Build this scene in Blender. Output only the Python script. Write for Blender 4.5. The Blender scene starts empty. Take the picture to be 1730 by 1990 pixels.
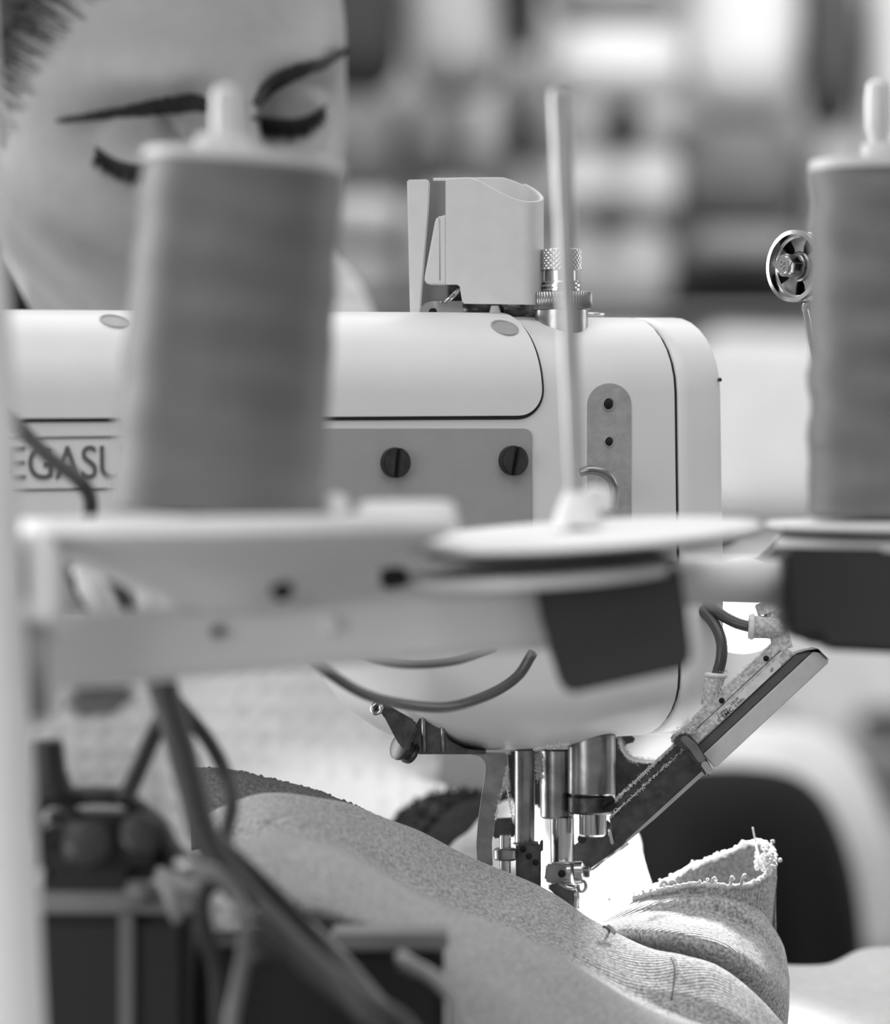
import bpy, bmesh, math, random
from mathutils import Vector, Matrix, noise
from mathutils.bvhtree import BVHTree

random.seed(7)
SC = bpy.context.scene
COL = SC.collection

# ------------------------------------------------------------------ camera
FPX = 8040.0                      # focal length in pixels of the 1730 x 1990 frame
CX, CY = 865.0, 995.0
CAM_Z = 0.93
cam_data = bpy.data.cameras.new('camera')
cam_data.sensor_width = 36.0
cam_data.sensor_fit = 'AUTO'
cam_data.lens = 36.0 * FPX / 1990.0
cam_data.clip_start = 0.05
cam_data.clip_end = 60.0
cam_data.dof.use_dof = True
cam_data.dof.focus_distance = 1.2
cam_data.dof.aperture_fstop = 8.0
cam = bpy.data.objects.new('camera', cam_data)
cam.location = (0, 0, CAM_Z)
cam.rotation_euler = (math.pi / 2, 0, 0)
COL.objects.link(cam)
SC.camera = cam

# ------------------------------------------------------------------ view / world / lights
SC.view_settings.view_transform = 'Standard'
SC.view_settings.look = 'None'
SC.view_settings.gamma = 1.0
SC.view_settings.use_curve_mapping = False
SC.view_settings.exposure = 0.3

world = bpy.data.worlds.new('workshop_light')
SC.world = world
world.use_nodes = True
bgn = world.node_tree.nodes['Background']
bgn.inputs[0].default_value = (1, 1, 1, 1)
bgn.inputs[1].default_value = 0.29

def area_light(name, loc, target, sx, sy, power):
    l = bpy.data.lights.new(name, 'AREA')
    l.shape = 'RECTANGLE'
    l.size, l.size_y = sx, sy
    l.energy = power
    o = bpy.data.objects.new(name, l)
    o.location = loc
    o.rotation_euler = (Vector(target) - Vector(loc)).to_track_quat('-Z', 'Y').to_euler()
    COL.objects.link(o)
    return o

area_light('ceiling_light_back', (0.3, 2.6, 2.75), (0.2, 2.2, 0.0), 2.4, 1.6, 20)
area_light('ceiling_light_front', (0.0, 0.1, 2.75), (0, 0.7, 0.0), 2.4, 1.4, 20)
area_light('window_light_left', (-2.0, 2.0, 1.4), (-0.05, 1.0, 0.9), 0.9, 1.5, 42)
area_light('rack_fill_light', (0.5, 3.5, 2.75), (0.4, 4.6, 1.0), 2.6, 1.0, 36)  # added fill that brightens the rack, no real fixture
area_light('window_light_right', (2.4, 2.6, 1.5), (0, 1.3, 1.0), 1.2, 1.5, 13)
area_light('fill_light_front', (-1.7, -1.0, 1.15), (0, 1.0, 0.9), 1.2, 1.2, 16)  # added front fill for the stand, no real window

# ------------------------------------------------------------------ helpers
def P(px, py, d):
    return Vector(((px - CX) * d / FPX, d, CAM_Z - (py - CY) * d / FPX))

def PS(pts):
    return [P(*p) for p in pts]

def lin(s):
    s = s / 255.0
    return s / 12.92 if s <= 0.04045 else ((s + 0.055) / 1.055) ** 2.4

MATS = {}
def mat(name, tone, rough=0.5, metal=0.0, var=0.0, vscale=200.0, bump=0.0, bscale=400.0,
        spec=0.5, pattern=None, pscale=600.0, pbump=0.0, emit=0.0, sheen=0.0, trans=0.0, uv=False, detail=3.0, aniso=None):
    """grey procedural material: tone in sRGB 0-255, noise variation, noise bump, woven pattern"""
    if name in MATS:
        return MATS[name]
    m = bpy.data.materials.new(name)
    m.use_nodes = True
    nt = m.node_tree
    b = nt.nodes['Principled BSDF']
    v = lin(tone)
    b.inputs['Base Color'].default_value = (v, v, v, 1)
    b.inputs['Roughness'].default_value = rough
    b.inputs['Metallic'].default_value = metal
    b.inputs['Specular IOR Level'].default_value = spec
    if sheen:
        b.inputs['Sheen Weight'].default_value = sheen
        b.inputs['Sheen Roughness'].default_value = 0.5
    if trans:
        b.inputs['Transmission Weight'].default_value = trans
    if emit:
        b.inputs['Emission Color'].default_value = (1, 1, 1, 1)
        b.inputs['Emission Strength'].default_value = emit
    tc = nt.nodes.new('ShaderNodeTexCoord')
    src = tc.outputs['UV' if uv else 'Object']
    height = None
    if var:
        n = nt.nodes.new('ShaderNodeTexNoise')
        n.inputs['Scale'].default_value = vscale
        n.inputs['Detail'].default_value = detail
        nt.links.new(src, n.inputs['Vector'])
        mr = nt.nodes.new('ShaderNodeMapRange')
        mr.inputs['From Min'].default_value = 0.3
        mr.inputs['From Max'].default_value = 0.7
        mr.inputs['To Min'].default_value = v * (1 - var)
        mr.inputs['To Max'].default_value = min(1.0, v * (1 + var))
        nt.links.new(n.outputs['Fac'], mr.inputs['Value'])
        nt.links.new(mr.outputs['Result'], b.inputs['Base Color'])
    prev = None
    if bump:
        n2 = nt.nodes.new('ShaderNodeTexNoise')
        n2.inputs['Scale'].default_value = bscale
        n2.inputs['Detail'].default_value = 4.0
        nt.links.new(src, n2.inputs['Vector'])
        bp = nt.nodes.new('ShaderNodeBump')
        bp.inputs['Strength'].default_value = bump
        bp.inputs['Distance'].default_value = 0.0006
        nt.links.new(n2.outputs['Fac'], bp.inputs['Height'])
        prev = bp
    if pattern:
        h = None
        dirs = {'knit': ('Y', 'X'), 'rib': ('Y',), 'wind': ('Z',), 'waffle': ('X', 'Z')}[pattern]
        for ax in dirs:
            w = nt.nodes.new('ShaderNodeTexWave')
            w.wave_type = 'BANDS'
            w.bands_direction = ax
            w.inputs['Scale'].default_value = pscale
            w.inputs['Distortion'].default_value = 1.2 if pattern != 'waffle' else 0.6
            w.inputs['Detail'].default_value = 1.0
            nt.links.new(src, w.inputs['Vector'])
            if h is None:
                h = w.outputs['Fac']
            else:
                mm = nt.nodes.new('ShaderNodeMath')
                mm.operation = 'MAXIMUM' if pattern == 'waffle' else 'MULTIPLY'
                nt.links.new(h, mm.inputs[0]); nt.links.new(w.outputs['Fac'], mm.inputs[1])
                h = mm.outputs[0]
        bp2 = nt.nodes.new('ShaderNodeBump')
        bp2.inputs['Strength'].default_value = pbump
        bp2.inputs['Distance'].default_value = 0.001
        nt.links.new(h, bp2.inputs['Height'])
        if prev:
            nt.links.new(prev.outputs['Normal'], bp2.inputs['Normal'])
        prev = bp2
    if prev:
        nt.links.new(prev.outputs['Normal'], b.inputs['Normal'])
    MATS[name] = m
    return m

def empty(name, loc, label=None, cat=None, group=None, rot=None):
    o = bpy.data.objects.new(name, None)
    o.empty_display_size = 0.02
    o.location = loc
    if rot is not None:
        o.rotation_euler = rot
    COL.objects.link(o)
    o['_m'] = 0
    tag(o, label, cat, group)
    del o['_m']
    return o

def tag(o, label=None, cat=None, group=None, kind=None):
    if label: o['label'] = label
    if cat: o['category'] = cat
    if group: o['group'] = group
    if kind: o['kind'] = kind
    return o

def root_inv(parent):
    """inverse world matrix of the top Empty (parts below it carry identity transforms)"""
    r = parent
    while r.parent is not None:
        r = r.parent
    return (Matrix.Translation(r.location) @ r.rotation_euler.to_matrix().to_4x4()).inverted()

def obj(name, verts, faces, m, parent=None, smooth=True, uvs=None, angle=None, base=None):
    """one mesh object from world-space vertices"""
    if parent is not None:
        inv = root_inv(parent)
        vs = [inv @ Vector(v) for v in verts]
        loc = None
    else:
        if base is None:
            n = len(verts)
            base = Vector((sum(v[0] for v in verts) / n, sum(v[1] for v in verts) / n, min(v[2] for v in verts)))
        vs = [Vector(v) - base for v in verts]
        loc = base
    me = bpy.data.meshes.new(name)
    me.from_pydata([tuple(v) for v in vs], [], faces)
    if uvs is not None:
        ul = me.uv_layers.new(name='UVMap')
        for lp in me.loops:
            ul.data[lp.index].uv = uvs[lp.vertex_index]
    bm = bmesh.new(); bm.from_mesh(me)
    bmesh.ops.recalc_face_normals(bm, faces=bm.faces)
    bm.to_mesh(me); bm.free()
    if smooth:
        for p in me.polygons: p.use_smooth = True
        if angle is not None:
            me.set_sharp_from_angle(angle=math.radians(angle))
    if m is not None: me.materials.append(m)
    o = bpy.data.objects.new(name, me)
    if loc is not None: o.location = loc
    COL.objects.link(o)
    if parent is not None: o.parent = parent
    return o

def merge(*geos):
    V, F = [], []
    for v, f in geos:
        n = len(V)
        V += [Vector(x) for x in v]
        F += [tuple(i + n for i in q) for q in f]
    return V, F

def catmull(pts, n):
    """n samples through the control points (Vectors or floats tuples)"""
    pts = [Vector(p) for p in pts]
    if len(pts) == 2:
        return [pts[0].lerp(pts[1], i / (n - 1)) for i in range(n)]
    out = []
    m = len(pts) - 1
    for i in range(n):
        t = i / (n - 1) * m
        k = min(int(t), m - 1)
        u = t - k
        p1, p2 = pts[k], pts[k + 1]
        p0 = pts[k - 1] if k > 0 else p1 * 2 - p2
        p3 = pts[k + 2] if k + 2 <= m else p2 * 2 - p1
        out.append(0.5 * ((2 * p1) + (p2 - p0) * u + (2 * p0 - 5 * p1 + 4 * p2 - p3) * u * u + (3 * p1 - p0 - 3 * p2 + p3) * u ** 3))
    return out

def interp(xs, ys, x):
    if x <= xs[0]: return ys[0]
    for i in range(len(xs) - 1):
        if x <= xs[i + 1]:
            t = (x - xs[i]) / (xs[i + 1] - xs[i])
            return ys[i] + (ys[i + 1] - ys[i]) * t
    return ys[-1]

def tube(path, rad, seg=12, cap=True, flat=1.0, flatdir=None):
    """swept round tube; rad is a number or a list of per-point radii; flat squashes along flatdir"""
    path = [Vector(p) for p in path]
    n = len(path)
    if not isinstance(rad, (list, tuple)): rad = [rad] * n
    V, F = [], []
    t0 = (path[1] - path[0]).normalized()
    up = Vector((0, 0, 1)) if abs(t0.z) < 0.9 else Vector((1, 0, 0))
    if flatdir is not None: up = Vector(flatdir)
    a = t0.cross(up).normalized()
    for i in range(n):
        t = (path[min(i + 1, n - 1)] - path[max(i - 1, 0)]).normalized()
        a = (a - t * a.dot(t))
        a = a.normalized() if a.length > 1e-9 else t.orthogonal().normalized()
        b = t.cross(a).normalized()
        for k in range(seg):
            th = 2 * math.pi * k / seg
            V.append(path[i] + (a * math.cos(th) + b * math.sin(th) * flat) * rad[i])
    for i in range(n - 1):
        for k in range(seg):
            k2 = (k + 1) % seg
            F.append((i * seg + k, i * seg + k2, (i + 1) * seg + k2, (i + 1) * seg + k))
    if cap:
        F.append(tuple(range(seg - 1, -1, -1)))
        F.append(tuple((n - 1) * seg + k for k in range(seg)))
    return V, F

def capsule_chain(path, rad, seg=14):
    """closed tube with rounded ends"""
    path = [Vector(p) for p in path]
    pts, rs = [], []
    t0 = (path[0] - path[1]).normalized()
    for a in (80, 60, 40, 20):
        s = math.radians(a)
        pts.append(path[0] + t0 * rad[0] * math.sin(s)); rs.append(rad[0] * math.cos(s))
    pts += path; rs += list(rad)
    t1 = (path[-1] - path[-2]).normalized()
    for a in (20, 40, 60, 80):
        s = math.radians(a)
        pts.append(path[-1] + t1 * rad[-1] * math.sin(s)); rs.append(rad[-1] * math.cos(s))
    return tube(pts, rs, seg)

def frame_from(z, x=None):
    z = Vector(z).normalized()
    x = Vector(x) if x is not None else (Vector((1, 0, 0)) if abs(z.x) < 0.8 else Vector((0, 1, 0)))
    x = (x - z * x.dot(z)).normalized()
    y = z.cross(x)
    return x, y, z

def lathe(profile, origin, axis, seg=40, fn=None, xdir=None):
    """profile = [(radius, height)], spun about axis; fn(theta, h, r) may return a new radius"""
    x, y, z = frame_from(axis, xdir)
    o = Vector(origin)
    V, F = [], []
    n = len(profile)
    for r, h in profile:
        for k in range(seg):
            th = 2 * math.pi * k / seg
            rr = fn(th, h, r) if fn else r
            V.append(o + z * h + (x * math.cos(th) + y * math.sin(th)) * rr)
    for i in range(n - 1):
        for k in range(seg):
            k2 = (k + 1) % seg
            F.append((i * seg + k, i * seg + k2, (i + 1) * seg + k2, (i + 1) * seg + k))
    F.append(tuple(range(seg - 1, -1, -1)))
    F.append(tuple((n - 1) * seg + k for k in range(seg)))
    return V, F

def grid(rows, closed=False):
    V, F = [], []
    m = len(rows[0])
    for r in rows: V += r
    for i in range(len(rows) - 1):
        for j in range(m if closed else m - 1):
            j2 = (j + 1) % m
            F.append((i * m + j, i * m + j2, (i + 1) * m + j2, (i + 1) * m + j))
    return V, F

def prism(outline, offset, bev=0.0):
    """outline: world points (planar); extruded by offset vector, optional bevel of all edges"""
    offset = Vector(offset)
    bm = bmesh.new()
    vs = [bm.verts.new(p) for p in outline]
    f = bm.faces.new(vs)
    r = bmesh.ops.extrude_face_region(bm, geom=[f])
    bmesh.ops.translate(bm, verts=[g for g in r['geom'] if isinstance(g, bmesh.types.BMVert)], vec=offset)
    if bev:
        bmesh.ops.bevel(bm, geom=list(bm.edges), offset=bev, segments=2, affect='EDGES', clamp_overlap=True)
    bmesh.ops.recalc_face_normals(bm, faces=bm.faces)
    bm.verts.index_update()
    out = [v.co.copy() for v in bm.verts], [tuple(v.index for v in fc.verts) for fc in bm.faces]
    bm.free()
    return out

def boxg(c, hx, hy, hz, ax=None, bev=0.001, seg=2):
    """bevelled box; ax = (x,y,z) axes"""
    ax = ax or (Vector((1, 0, 0)), Vector((0, 1, 0)), Vector((0, 0, 1)))
    c = Vector(c)
    bm = bmesh.new()
    bmesh.ops.create_cube(bm, size=2.0)
    for v in bm.verts: v.co = Vector((v.co.x * hx, v.co.y * hy, v.co.z * hz))
    if bev: bmesh.ops.bevel(bm, geom=list(bm.edges), offset=bev, segments=seg, affect='EDGES')
    bm.verts.index_update()
    V = [c + ax[0] * v.co.x + ax[1] * v.co.y + ax[2] * v.co.z for v in bm.verts]
    F = [tuple(v.index for v in f.verts) for f in bm.faces]
    bm.free()
    return V, F

def modified(o, *mods):
    """apply modifiers through the depsgraph: mods = (type, {attr: value})"""
    for ty, kw in mods:
        md = o.modifiers.new(ty.lower(), ty)
        for k, v in kw.items(): setattr(md, k, v)
    dg = bpy.context.evaluated_depsgraph_get()
    me = bpy.data.meshes.new_from_object(o.evaluated_get(dg))
    old = o.data
    o.modifiers.clear()
    nm = old.name
    o.data = me
    bpy.data.meshes.remove(old)
    me.name = nm
    for p in me.polygons: p.use_smooth = True
    return o

def text_part(name, body, size, origin, xd, yd, m, parent, sx=1.0, extrude=0.00015, bold=0.0):
    """flat lettering: origin is the baseline start, xd / yd the writing directions (world)"""
    cu = bpy.data.curves.new(name, 'FONT')
    cu.body = body
    cu.size = size
    cu.extrude = extrude
    cu.offset = bold
    tmp = bpy.data.objects.new(name + '_tmp', cu)
    COL.objects.link(tmp)
    dg = bpy.context.evaluated_depsgraph_get()
    me = bpy.data.meshes.new_from_object(tmp.evaluated_get(dg))
    xd = Vector(xd).normalized(); yd = Vector(yd).normalized(); zd = xd.cross(yd)
    V = [Vector(origin) + xd * v.co.x * sx + yd * v.co.y + zd * v.co.z for v in me.vertices]
    F = [tuple(p.vertices) for p in me.polygons]
    bpy.data.objects.remove(tmp); bpy.data.curves.remove(cu); bpy.data.meshes.remove(me)
    return obj(name, V, F, m, parent, smooth=False)

# ------------------------------------------------------------------ materials
WHITE_PAINT = mat('machine_paint', 222, rough=0.38, var=0.02, vscale=60, bump=0.05, bscale=900)
GREY_PLATE = mat('grey_plate_paint', 158, rough=0.5, var=0.03, vscale=150, bump=0.05, bscale=1500)
GREY_PLASTIC = mat('grey_plastic', 204, rough=0.55, var=0.03, vscale=200, bump=0.06, bscale=1600)
BARE_CAST = mat('bare_cast_metal', 170, rough=0.55, metal=0.25, var=0.12, vscale=260, bump=0.25, bscale=900)
STEEL = mat('brushed_steel', 150, rough=0.3, metal=1.0, var=0.25, vscale=180, bump=0.06, bscale=700)
CHROME = mat('polished_steel', 205, rough=0.16, metal=1.0, var=0.06, vscale=220)
DARK_STEEL = mat('dark_oiled_steel', 92, rough=0.35, metal=0.9, var=0.35, vscale=260, bump=0.15, bscale=800)
BLACK_STEEL = mat('blackened_steel', 62, rough=0.4, metal=0.6, var=0.25, vscale=300)
GAP_BLACK = mat('gap_shade', 42, rough=0.8)  # black put in for the shade inside narrow gaps
HOLE_BLACK = mat('hole_dark', 22, rough=0.9)
SCREW_DARK = mat('dark_screw', 70, rough=0.35, metal=0.7, var=0.2, vscale=500)
DUSTY_ALU = mat('dusty_aluminium', 190, rough=0.7, metal=0.1, var=0.35, vscale=900, bump=0.5, bscale=1500)
LIT_ALU = mat('lit_aluminium', 226, rough=0.5, metal=0.0, var=0.05, vscale=300)  # pale tone stands for light on the cylinder's lower face
DARK_ALU = mat('dark_anodised', 96, rough=0.5, metal=0.4, var=0.1, vscale=400)
LABEL_WHITE = mat('label_paper', 214, rough=0.7, var=0.08, vscale=700)
INK = mat('print_ink', 70, rough=0.7)
BRAND_INK = mat('brand_ink', 92, rough=0.6)
LINT = mat('white_lint', 236, rough=0.95, spec=0.1)
HOSE = mat('air_hose_dark', 66, rough=0.35, var=0.1, vscale=300)
CABLE_BLACK = mat('cable_black', 38, rough=0.5)
CABLE_GREY = mat('cable_grey', 58, rough=0.45)

TABLE_Z = 0.745
TH = math.radians(25.0)
ROLL = math.radians(-0.85)
_ref = P(1180, 995, 1.2)
machine = empty('sewing_machine', (_ref.x, _ref.y, TABLE_Z),
                'white industrial sewing machine seen from behind, with air cylinder beside the needle', 'sewing machine',
                rot=(0, ROLL, TH))
MW = Matrix.Translation(machine.location) @ machine.rotation_euler.to_matrix().to_4x4()
MI = MW.inverted()

def ML(px, py, y=0.0):
    """machine-local point on the plane local-y = y that the pixel looks at"""
    o = MI @ Vector((0, 0, CAM_Z))
    d = MI @ P(px, py, 1.0) - o
    return o + d * ((y - o.y) / d.y)

def LW(x, y, z):
    return MW @ Vector((x, y, z))

def MP(px, py, y=0.0):
    return MW @ ML(px, py, y)

MX = MW.to_3x3() @ Vector((1, 0, 0))
MY = MW.to_3x3() @ Vector((0, 1, 0))
MZ = MW.to_3x3() @ Vector((0, 0, 1))

ZT = ML(1180, 616, 0.025).z
RY, RZT, RZB = 0.028, 0.023, 0.019
DEPTH = 0.088

def section(zt, zb, grow=0.0):
    """closed loop of (y, z): flat rear face, rounded top and bottom"""
    L = []
    def corner(cy, cz, ry, rz, a0, a1):
        for k in range(9):
            a = math.radians(a0 + (a1 - a0) * k / 8)
            L.append((cy + ry * math.cos(a) * 1.0, cz + rz * math.sin(a)))
    ry = RY
    corner(ry, zb + RZB, ry + grow, RZB + grow, 270, 180)
    for k in range(1, 6):
        t = k / 6
        L.append((-grow, zb + RZB + (zt - RZT - zb - RZB) * t))
    corner(ry, zt - RZT, ry + grow, RZT + grow, 180, 90)
    corner(DEPTH - ry, zt - RZT, ry + grow, RZT + grow, 90, 0)
    corner(DEPTH - ry, zb + RZB, ry + grow, RZB + grow, 0, -90)
    return L

_bx = [-200, 620, 670, 705, 735, 757, 772, 795, 830, 868, 905, 960, 1100, 1180, 1316]
_bz = [1195, 1195, 1203, 1222, 1255, 1295, 1345, 1385, 1415, 1440, 1455, 1462, 1456, 1436, 1428]
BXL = [ML(a, b, 0.02).x for a, b in zip(_bx, _bz)]
BZL = [ML(a, b, 0.02).z for a, b in zip(_bx, _bz)]
def zbot(x):
    return interp(BXL, BZL, x)

X_LEFT = ML(-260, 800).x
X_SEAM = ML(1314, 995).x
X_CAP0 = ML(1320, 995).x
X_CAP1 = ML(1405, 900, 0.0).x

# cast body
xs = [X_LEFT + (X_SEAM - X_LEFT) * k / 30 for k in range(12)]
x0 = xs[-1]
xs += [x0 + (X_SEAM - x0) * k / 70 for k in range(1, 71)]
rows = []
for x in xs:
    zb = sum(zbot(x + dx) for dx in (-0.004, -0.002, 0, 0.002, 0.004)) / 5
    rows.append([LW(x, y, z) for y, z in section(ZT, zb)])
V, F = grid(rows, closed=True)
m_ = len(rows[0])
F.append(tuple(range(m_))); F.append(tuple(range((len(rows) - 1) * m_, len(rows) * m_)))
body = obj('arm_casting', V, F, WHITE_PAINT, machine, angle=50)

# dark strip painted as the shaded seam gap, then the end cover
def slab(name, xa, xb, grow_a, grow_b, m, zt, zb, bev=0.0, n=4):
    rows = []
    prof = [(0, 0)]
    st = [(xa, grow_a - bev), (xa + bev, grow_a)] if bev else [(xa, grow_a)]
    for k in range(1, n): st.append((xa + (xb - xa) * k / n, grow_a))
    if bev:
        for k in range(6):
            a = math.radians(90 * k / 5)
            st.append((xb - bev + bev * math.sin(a), grow_b - bev + bev * math.cos(a)))
    else:
        st.append((xb, grow_b))
    for x, g in st:
        rows.append([LW(x, y, z) for y, z in section(zt, zb, g)])
    V, F = grid(rows, closed=True)
    m_ = len(rows[0])
    F.append(tuple(range(m_))); F.append(tuple(range((len(rows) - 1) * m_, len(rows) * m_)))
    return obj(name, V, F, m, machine, angle=50)

ZB_END = zbot(X_SEAM)
slab('seam_gap_shade', X_SEAM - 0.0002, X_CAP0 + 0.0002, -0.0009, -0.0009, GAP_BLACK, ZT, ZB_END)
end_cover = slab('end_cover', X_CAP0, X_CAP1, 0.0, 0.0, WHITE_PAINT, ZT, ZB_END, bev=0.0012)
# small dark vent dot on the end cover
dot = MP(1398, 738, 0.0)
V, F = lathe([(0.0006, 0), (0.0006, 0.0006)], dot, -MY, 10)
obj('dot', V, F, SCREW_DARK, end_cover)

# top cover patch lying over the rear-top rounding
Z_COV = ML(800, 809, 0.0).z
X_COV = ML(1050, 745, 0.0).x
def face_pt(s, off):
    L1 = (ZT - RZT) - Z_COV
    LA = 0.5 * math.pi * (RY + RZT) / 2
    if s <= L1:
        return (-off, Z_COV + s)
    if s <= L1 + LA:
        a = (s - L1) / LA * math.pi / 2
        return (RY - (RY + off) * math.cos(a), ZT - RZT + (RZT + off) * math.sin(a))
    return (RY + (s - L1 - LA), ZT + off)
S_MAX = (ZT - RZT) - Z_COV + 0.5 * math.pi * (RY + RZT) / 2 + 0.03

def cover_patch(name, off, grow, m, skirt):
    rc = 0.0075 + grow
    ss = [-grow + (rc) * (1 - math.cos(math.pi / 2 * k / 8)) for k in range(9)]
    s_ = ss[-1]
    ss += [s_ + (S_MAX - s_) * k / 40 for k in range(1, 41)]
    rows, under = [], []
    for s in ss:
        q = s + grow
        xe = X_COV + grow
        if q < rc:
            xe = xe - rc + math.sqrt(max(0, rc * rc - (rc - q) ** 2))
        r1, r2 = [], []
        for k in range(25):
            x = X_LEFT + (xe - X_LEFT) * k / 24
            y, z = face_pt(s, off); r1.append(LW(x, y, z))
            y, z = face_pt(s, off - skirt); r2.append(LW(x, y, z))
        rows.append(r1); under.append(r2)
    V, F = grid(rows)
    n = len(V)
    V2, F2 = grid(under)
    V += V2
    nr, nc = len(rows), 25
    edge = [j for j in range(nc)] + [i * nc + nc - 1 for i in range(1, nr)]
    for a, b in zip(edge, edge[1:]):
        F.append((a, b, b + n, a + n))
    return obj(name, V, F, m, machine, angle=45)
cover_patch('cover_gap_shade', 0.00025, 0.0011, GAP_BLACK, 0.0006)  # dark rim patch painted as the shaded gap around the cover
cover = cover_patch('top_cover', 0.0012, 0.0, WHITE_PAINT, 0.0012)

# recessed oval screw caps on the cover
L1c = (ZT - RZT) - Z_COV
LAc = 0.5 * math.pi * (RY + RZT) / 2
def cover_screw(px, ang):
    a = math.radians(ang)
    n_l = Vector((0, -math.cos(a) / RY, math.sin(a) / RZT)).normalized()
    y, z = RY - (RY + 0.0013) * math.cos(a), ZT - RZT + (RZT + 0.0013) * math.sin(a)
    c = ML(px, 642, y); c = LW(c.x, y, z)
    nw = MW.to_3x3() @ n_l
    V, F = lathe([(0.0042, -0.001), (0.0042, 0.0001), (0.0036, 0.0002), (0.0034, -0.0001), (0.0001, -0.0001)], c, nw, 28)
    obj('cover_screw', V, F, GREY_PLATE, cover, angle=30)
cover_screw(981, 52)
cover_screw(222, 58)

# ---- slotted screw
def slotted(name, c, axis, r, h, ang, slot, m, parent, xdir=None):
    x, y, z = frame_from(axis, xdir)
    c = Vector(c)
    geos = [lathe([(r * 1.0, 0), (r * 1.0, h * 0.35)], c, axis, 28)]
    for s in (1, -1):
        pts = []
        a0 = math.asin(slot / r)
        for k in range(15):
            a = a0 + (math.pi - 2 * a0) * k / 14
            pts.append((r * math.cos(a), s * r * math.sin(a)))
        ca, sa = math.cos(ang), math.sin(ang)
        out = [c + x * (p[0] * ca - p[1] * sa) + y * (p[0] * sa + p[1] * ca) + z * (h * 0.3) for p in pts]
        geos.append(prism(out, z * (h * 0.7), 0.0003))
    V, F = merge(*geos)
    return obj(name, V, F, m, parent, angle=35)

# ---- rear grey plate with two slotted screws
def round_rect_px(x0, y0, x1, y1, r, yloc):
    pts = []
    for cx_, cy_, a0 in ((x1 - r, y0 + r, -90), (x1 - r, y1 - r, 0), (x0 + r, y1 - r, 90), (x0 + r, y0 + r, 180)):
        for k in range(7):
            a = math.radians(a0 + 15 * k)
            pts.append(MP(cx_ + r * math.cos(a), cy_ + r * math.sin(a), yloc))
    return pts
V, F = prism(round_rect_px(430, 833, 1032, 1178, 16, 0.0005), -MY * 0.0012, 0.0003)
plate = obj('rear_plate', V, F, GREY_PLATE, machine, angle=35)
for px, py, an in ((766, 899, 83), (995, 895, 78)):
    slotted('plate_screw', MP(px, py, -0.0007), -MY, 0.0043, 0.0024, math.radians(an), 0.0006, SCREW_DARK, plate, MX)

# ---- bare stadium-shaped mounting pad with threaded holes
def pad_ring():
    cx_, cy_, hw, hb = 1183, 788, 43, 1030
    out = []
    for k in range(25):
        a = math.radians(180 + 180 * k / 24)
        out.append((cx_ + hw * math.cos(a), cy_ + hw * math.sin(a)))
    out += [(cx_ + hw, hb), (cx_ - hw, hb)]
    return out
V, F = prism([MP(x, y, 0.0003) for x, y in pad_ring()], -MY * 0.0006, 0.00015)
pad = obj('mounting_pad', V, F, BARE_CAST, machine, angle=35)
for px, py, r in ((1183, 785, 0.00175), (1184, 858, 0.0014)):
    V, F = lathe([(r * 1.18, 0.0), (r * 1.18, 0.0003), (r, 0.00035), (r * 0.9, -0.0001), (r * 0.7, -0.0003), (0.0001, -0.0003)], MP(px, py, -0.0003), -MY, 26)
    V2, F2 = lathe([(r * 0.86, 0), (r * 0.86, 0.0001)], MP(px - 1.0, py, -0.00055), -MY, 20)
    h = obj('threaded_hole', V, F, BARE_CAST, pad, angle=30)
    obj('hole_bore', V2, F2, HOLE_BLACK, h)
hk = catmull([MP(1128, 918, -0.006), MP(1150, 913, -0.008), MP(1177, 921, -0.009), MP(1192, 942, -0.008), MP(1192, 968, -0.004), MP(1188, 985, 0.0)], 24)
V, F = tube(hk, 0.0013, 12)
obj('thread_hook', V, F, STEEL, machine)

# ---- brand lettering and its frame on the left of the rear face
o_ = MP(-24, 932, -0.0004)
text_part('brand_lettering', 'PEGASUS', 0.0130, o_, MX, MZ, BRAND_INK, machine, sx=0.85, extrude=0.0001)
fr = []
for a, b in (((-45, 852), (302, 848)), ((-45, 953), (302, 949))):
    fr.append(tube([MP(a[0], a[1], -0.0002), MP(b[0], b[1], -0.0002)], 0.0003, 6))
for a, b in (((-45, 852), (-45, 953)), ((302, 848), (302, 949))):
    fr.append(tube([MP(a[0], a[1], -0.0002), MP(b[0], b[1], -0.0002)], 0.0003, 6))
V, F = merge(*fr)
obj('brand_frame', V, F, BRAND_INK, machine)

# ---- thread guard (grey hollow shroud standing on the top)
G0 = 0.030
GD0, GD1 = 1.207, 1.229            # depth of the front and back walls
xe_ = P(1057, 480, (GD0 + GD1) / 2).x
GRX = 0.0062
def gpath():
    ft = ([866, 910, 935, 960, 985, 1005, 1024], [347, 344, 352, 366, 379, 387, 391])
    fb = ([866, 893, 899, 1040], [553, 553, 590, 592])
    bt = ([840, 920, 978, 1000, 1020, 1040], [346, 345, 345, 352, 361, 371])
    pts = []
    xa = xe_ - GRX
    def px_of(x, d): return CX + x / d * FPX
    x0 = P(866, 0, GD0).x
    for k in range(34):
        x = x0 + (xa - x0) * k / 33
        px = px_of(x, GD0)
        pts.append((x, GD0, interp(*ft, px), interp(*fb, px), px))
    for k in range(1, 16):
        a = math.radians(-90 + 180 * k / 16)
        x = xa + GRX * math.cos(a); d = (GD0 + GD1) / 2 + (GD1 - GD0) / 2 * math.sin(a)
        px = px_of(x, d)
        pts.append((x, d, interp([0, 3, 6, 8, 10, 13, 16], [391, 391, 388, 383, 377, 365, 354], k), 592, px))
    x1 = P(842, 0, GD1).x
    for k in range(26):
        x = xa + (x1 - xa) * k / 25
        px = px_of(x, GD1)
        pts.append((x, GD1, interp(*bt, px), 592, px))
    return pts
gp = gpath()
rows = []
n = len(gp)
def zat(py, d): return CAM_Z - (py - CY) * d / FPX
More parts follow.
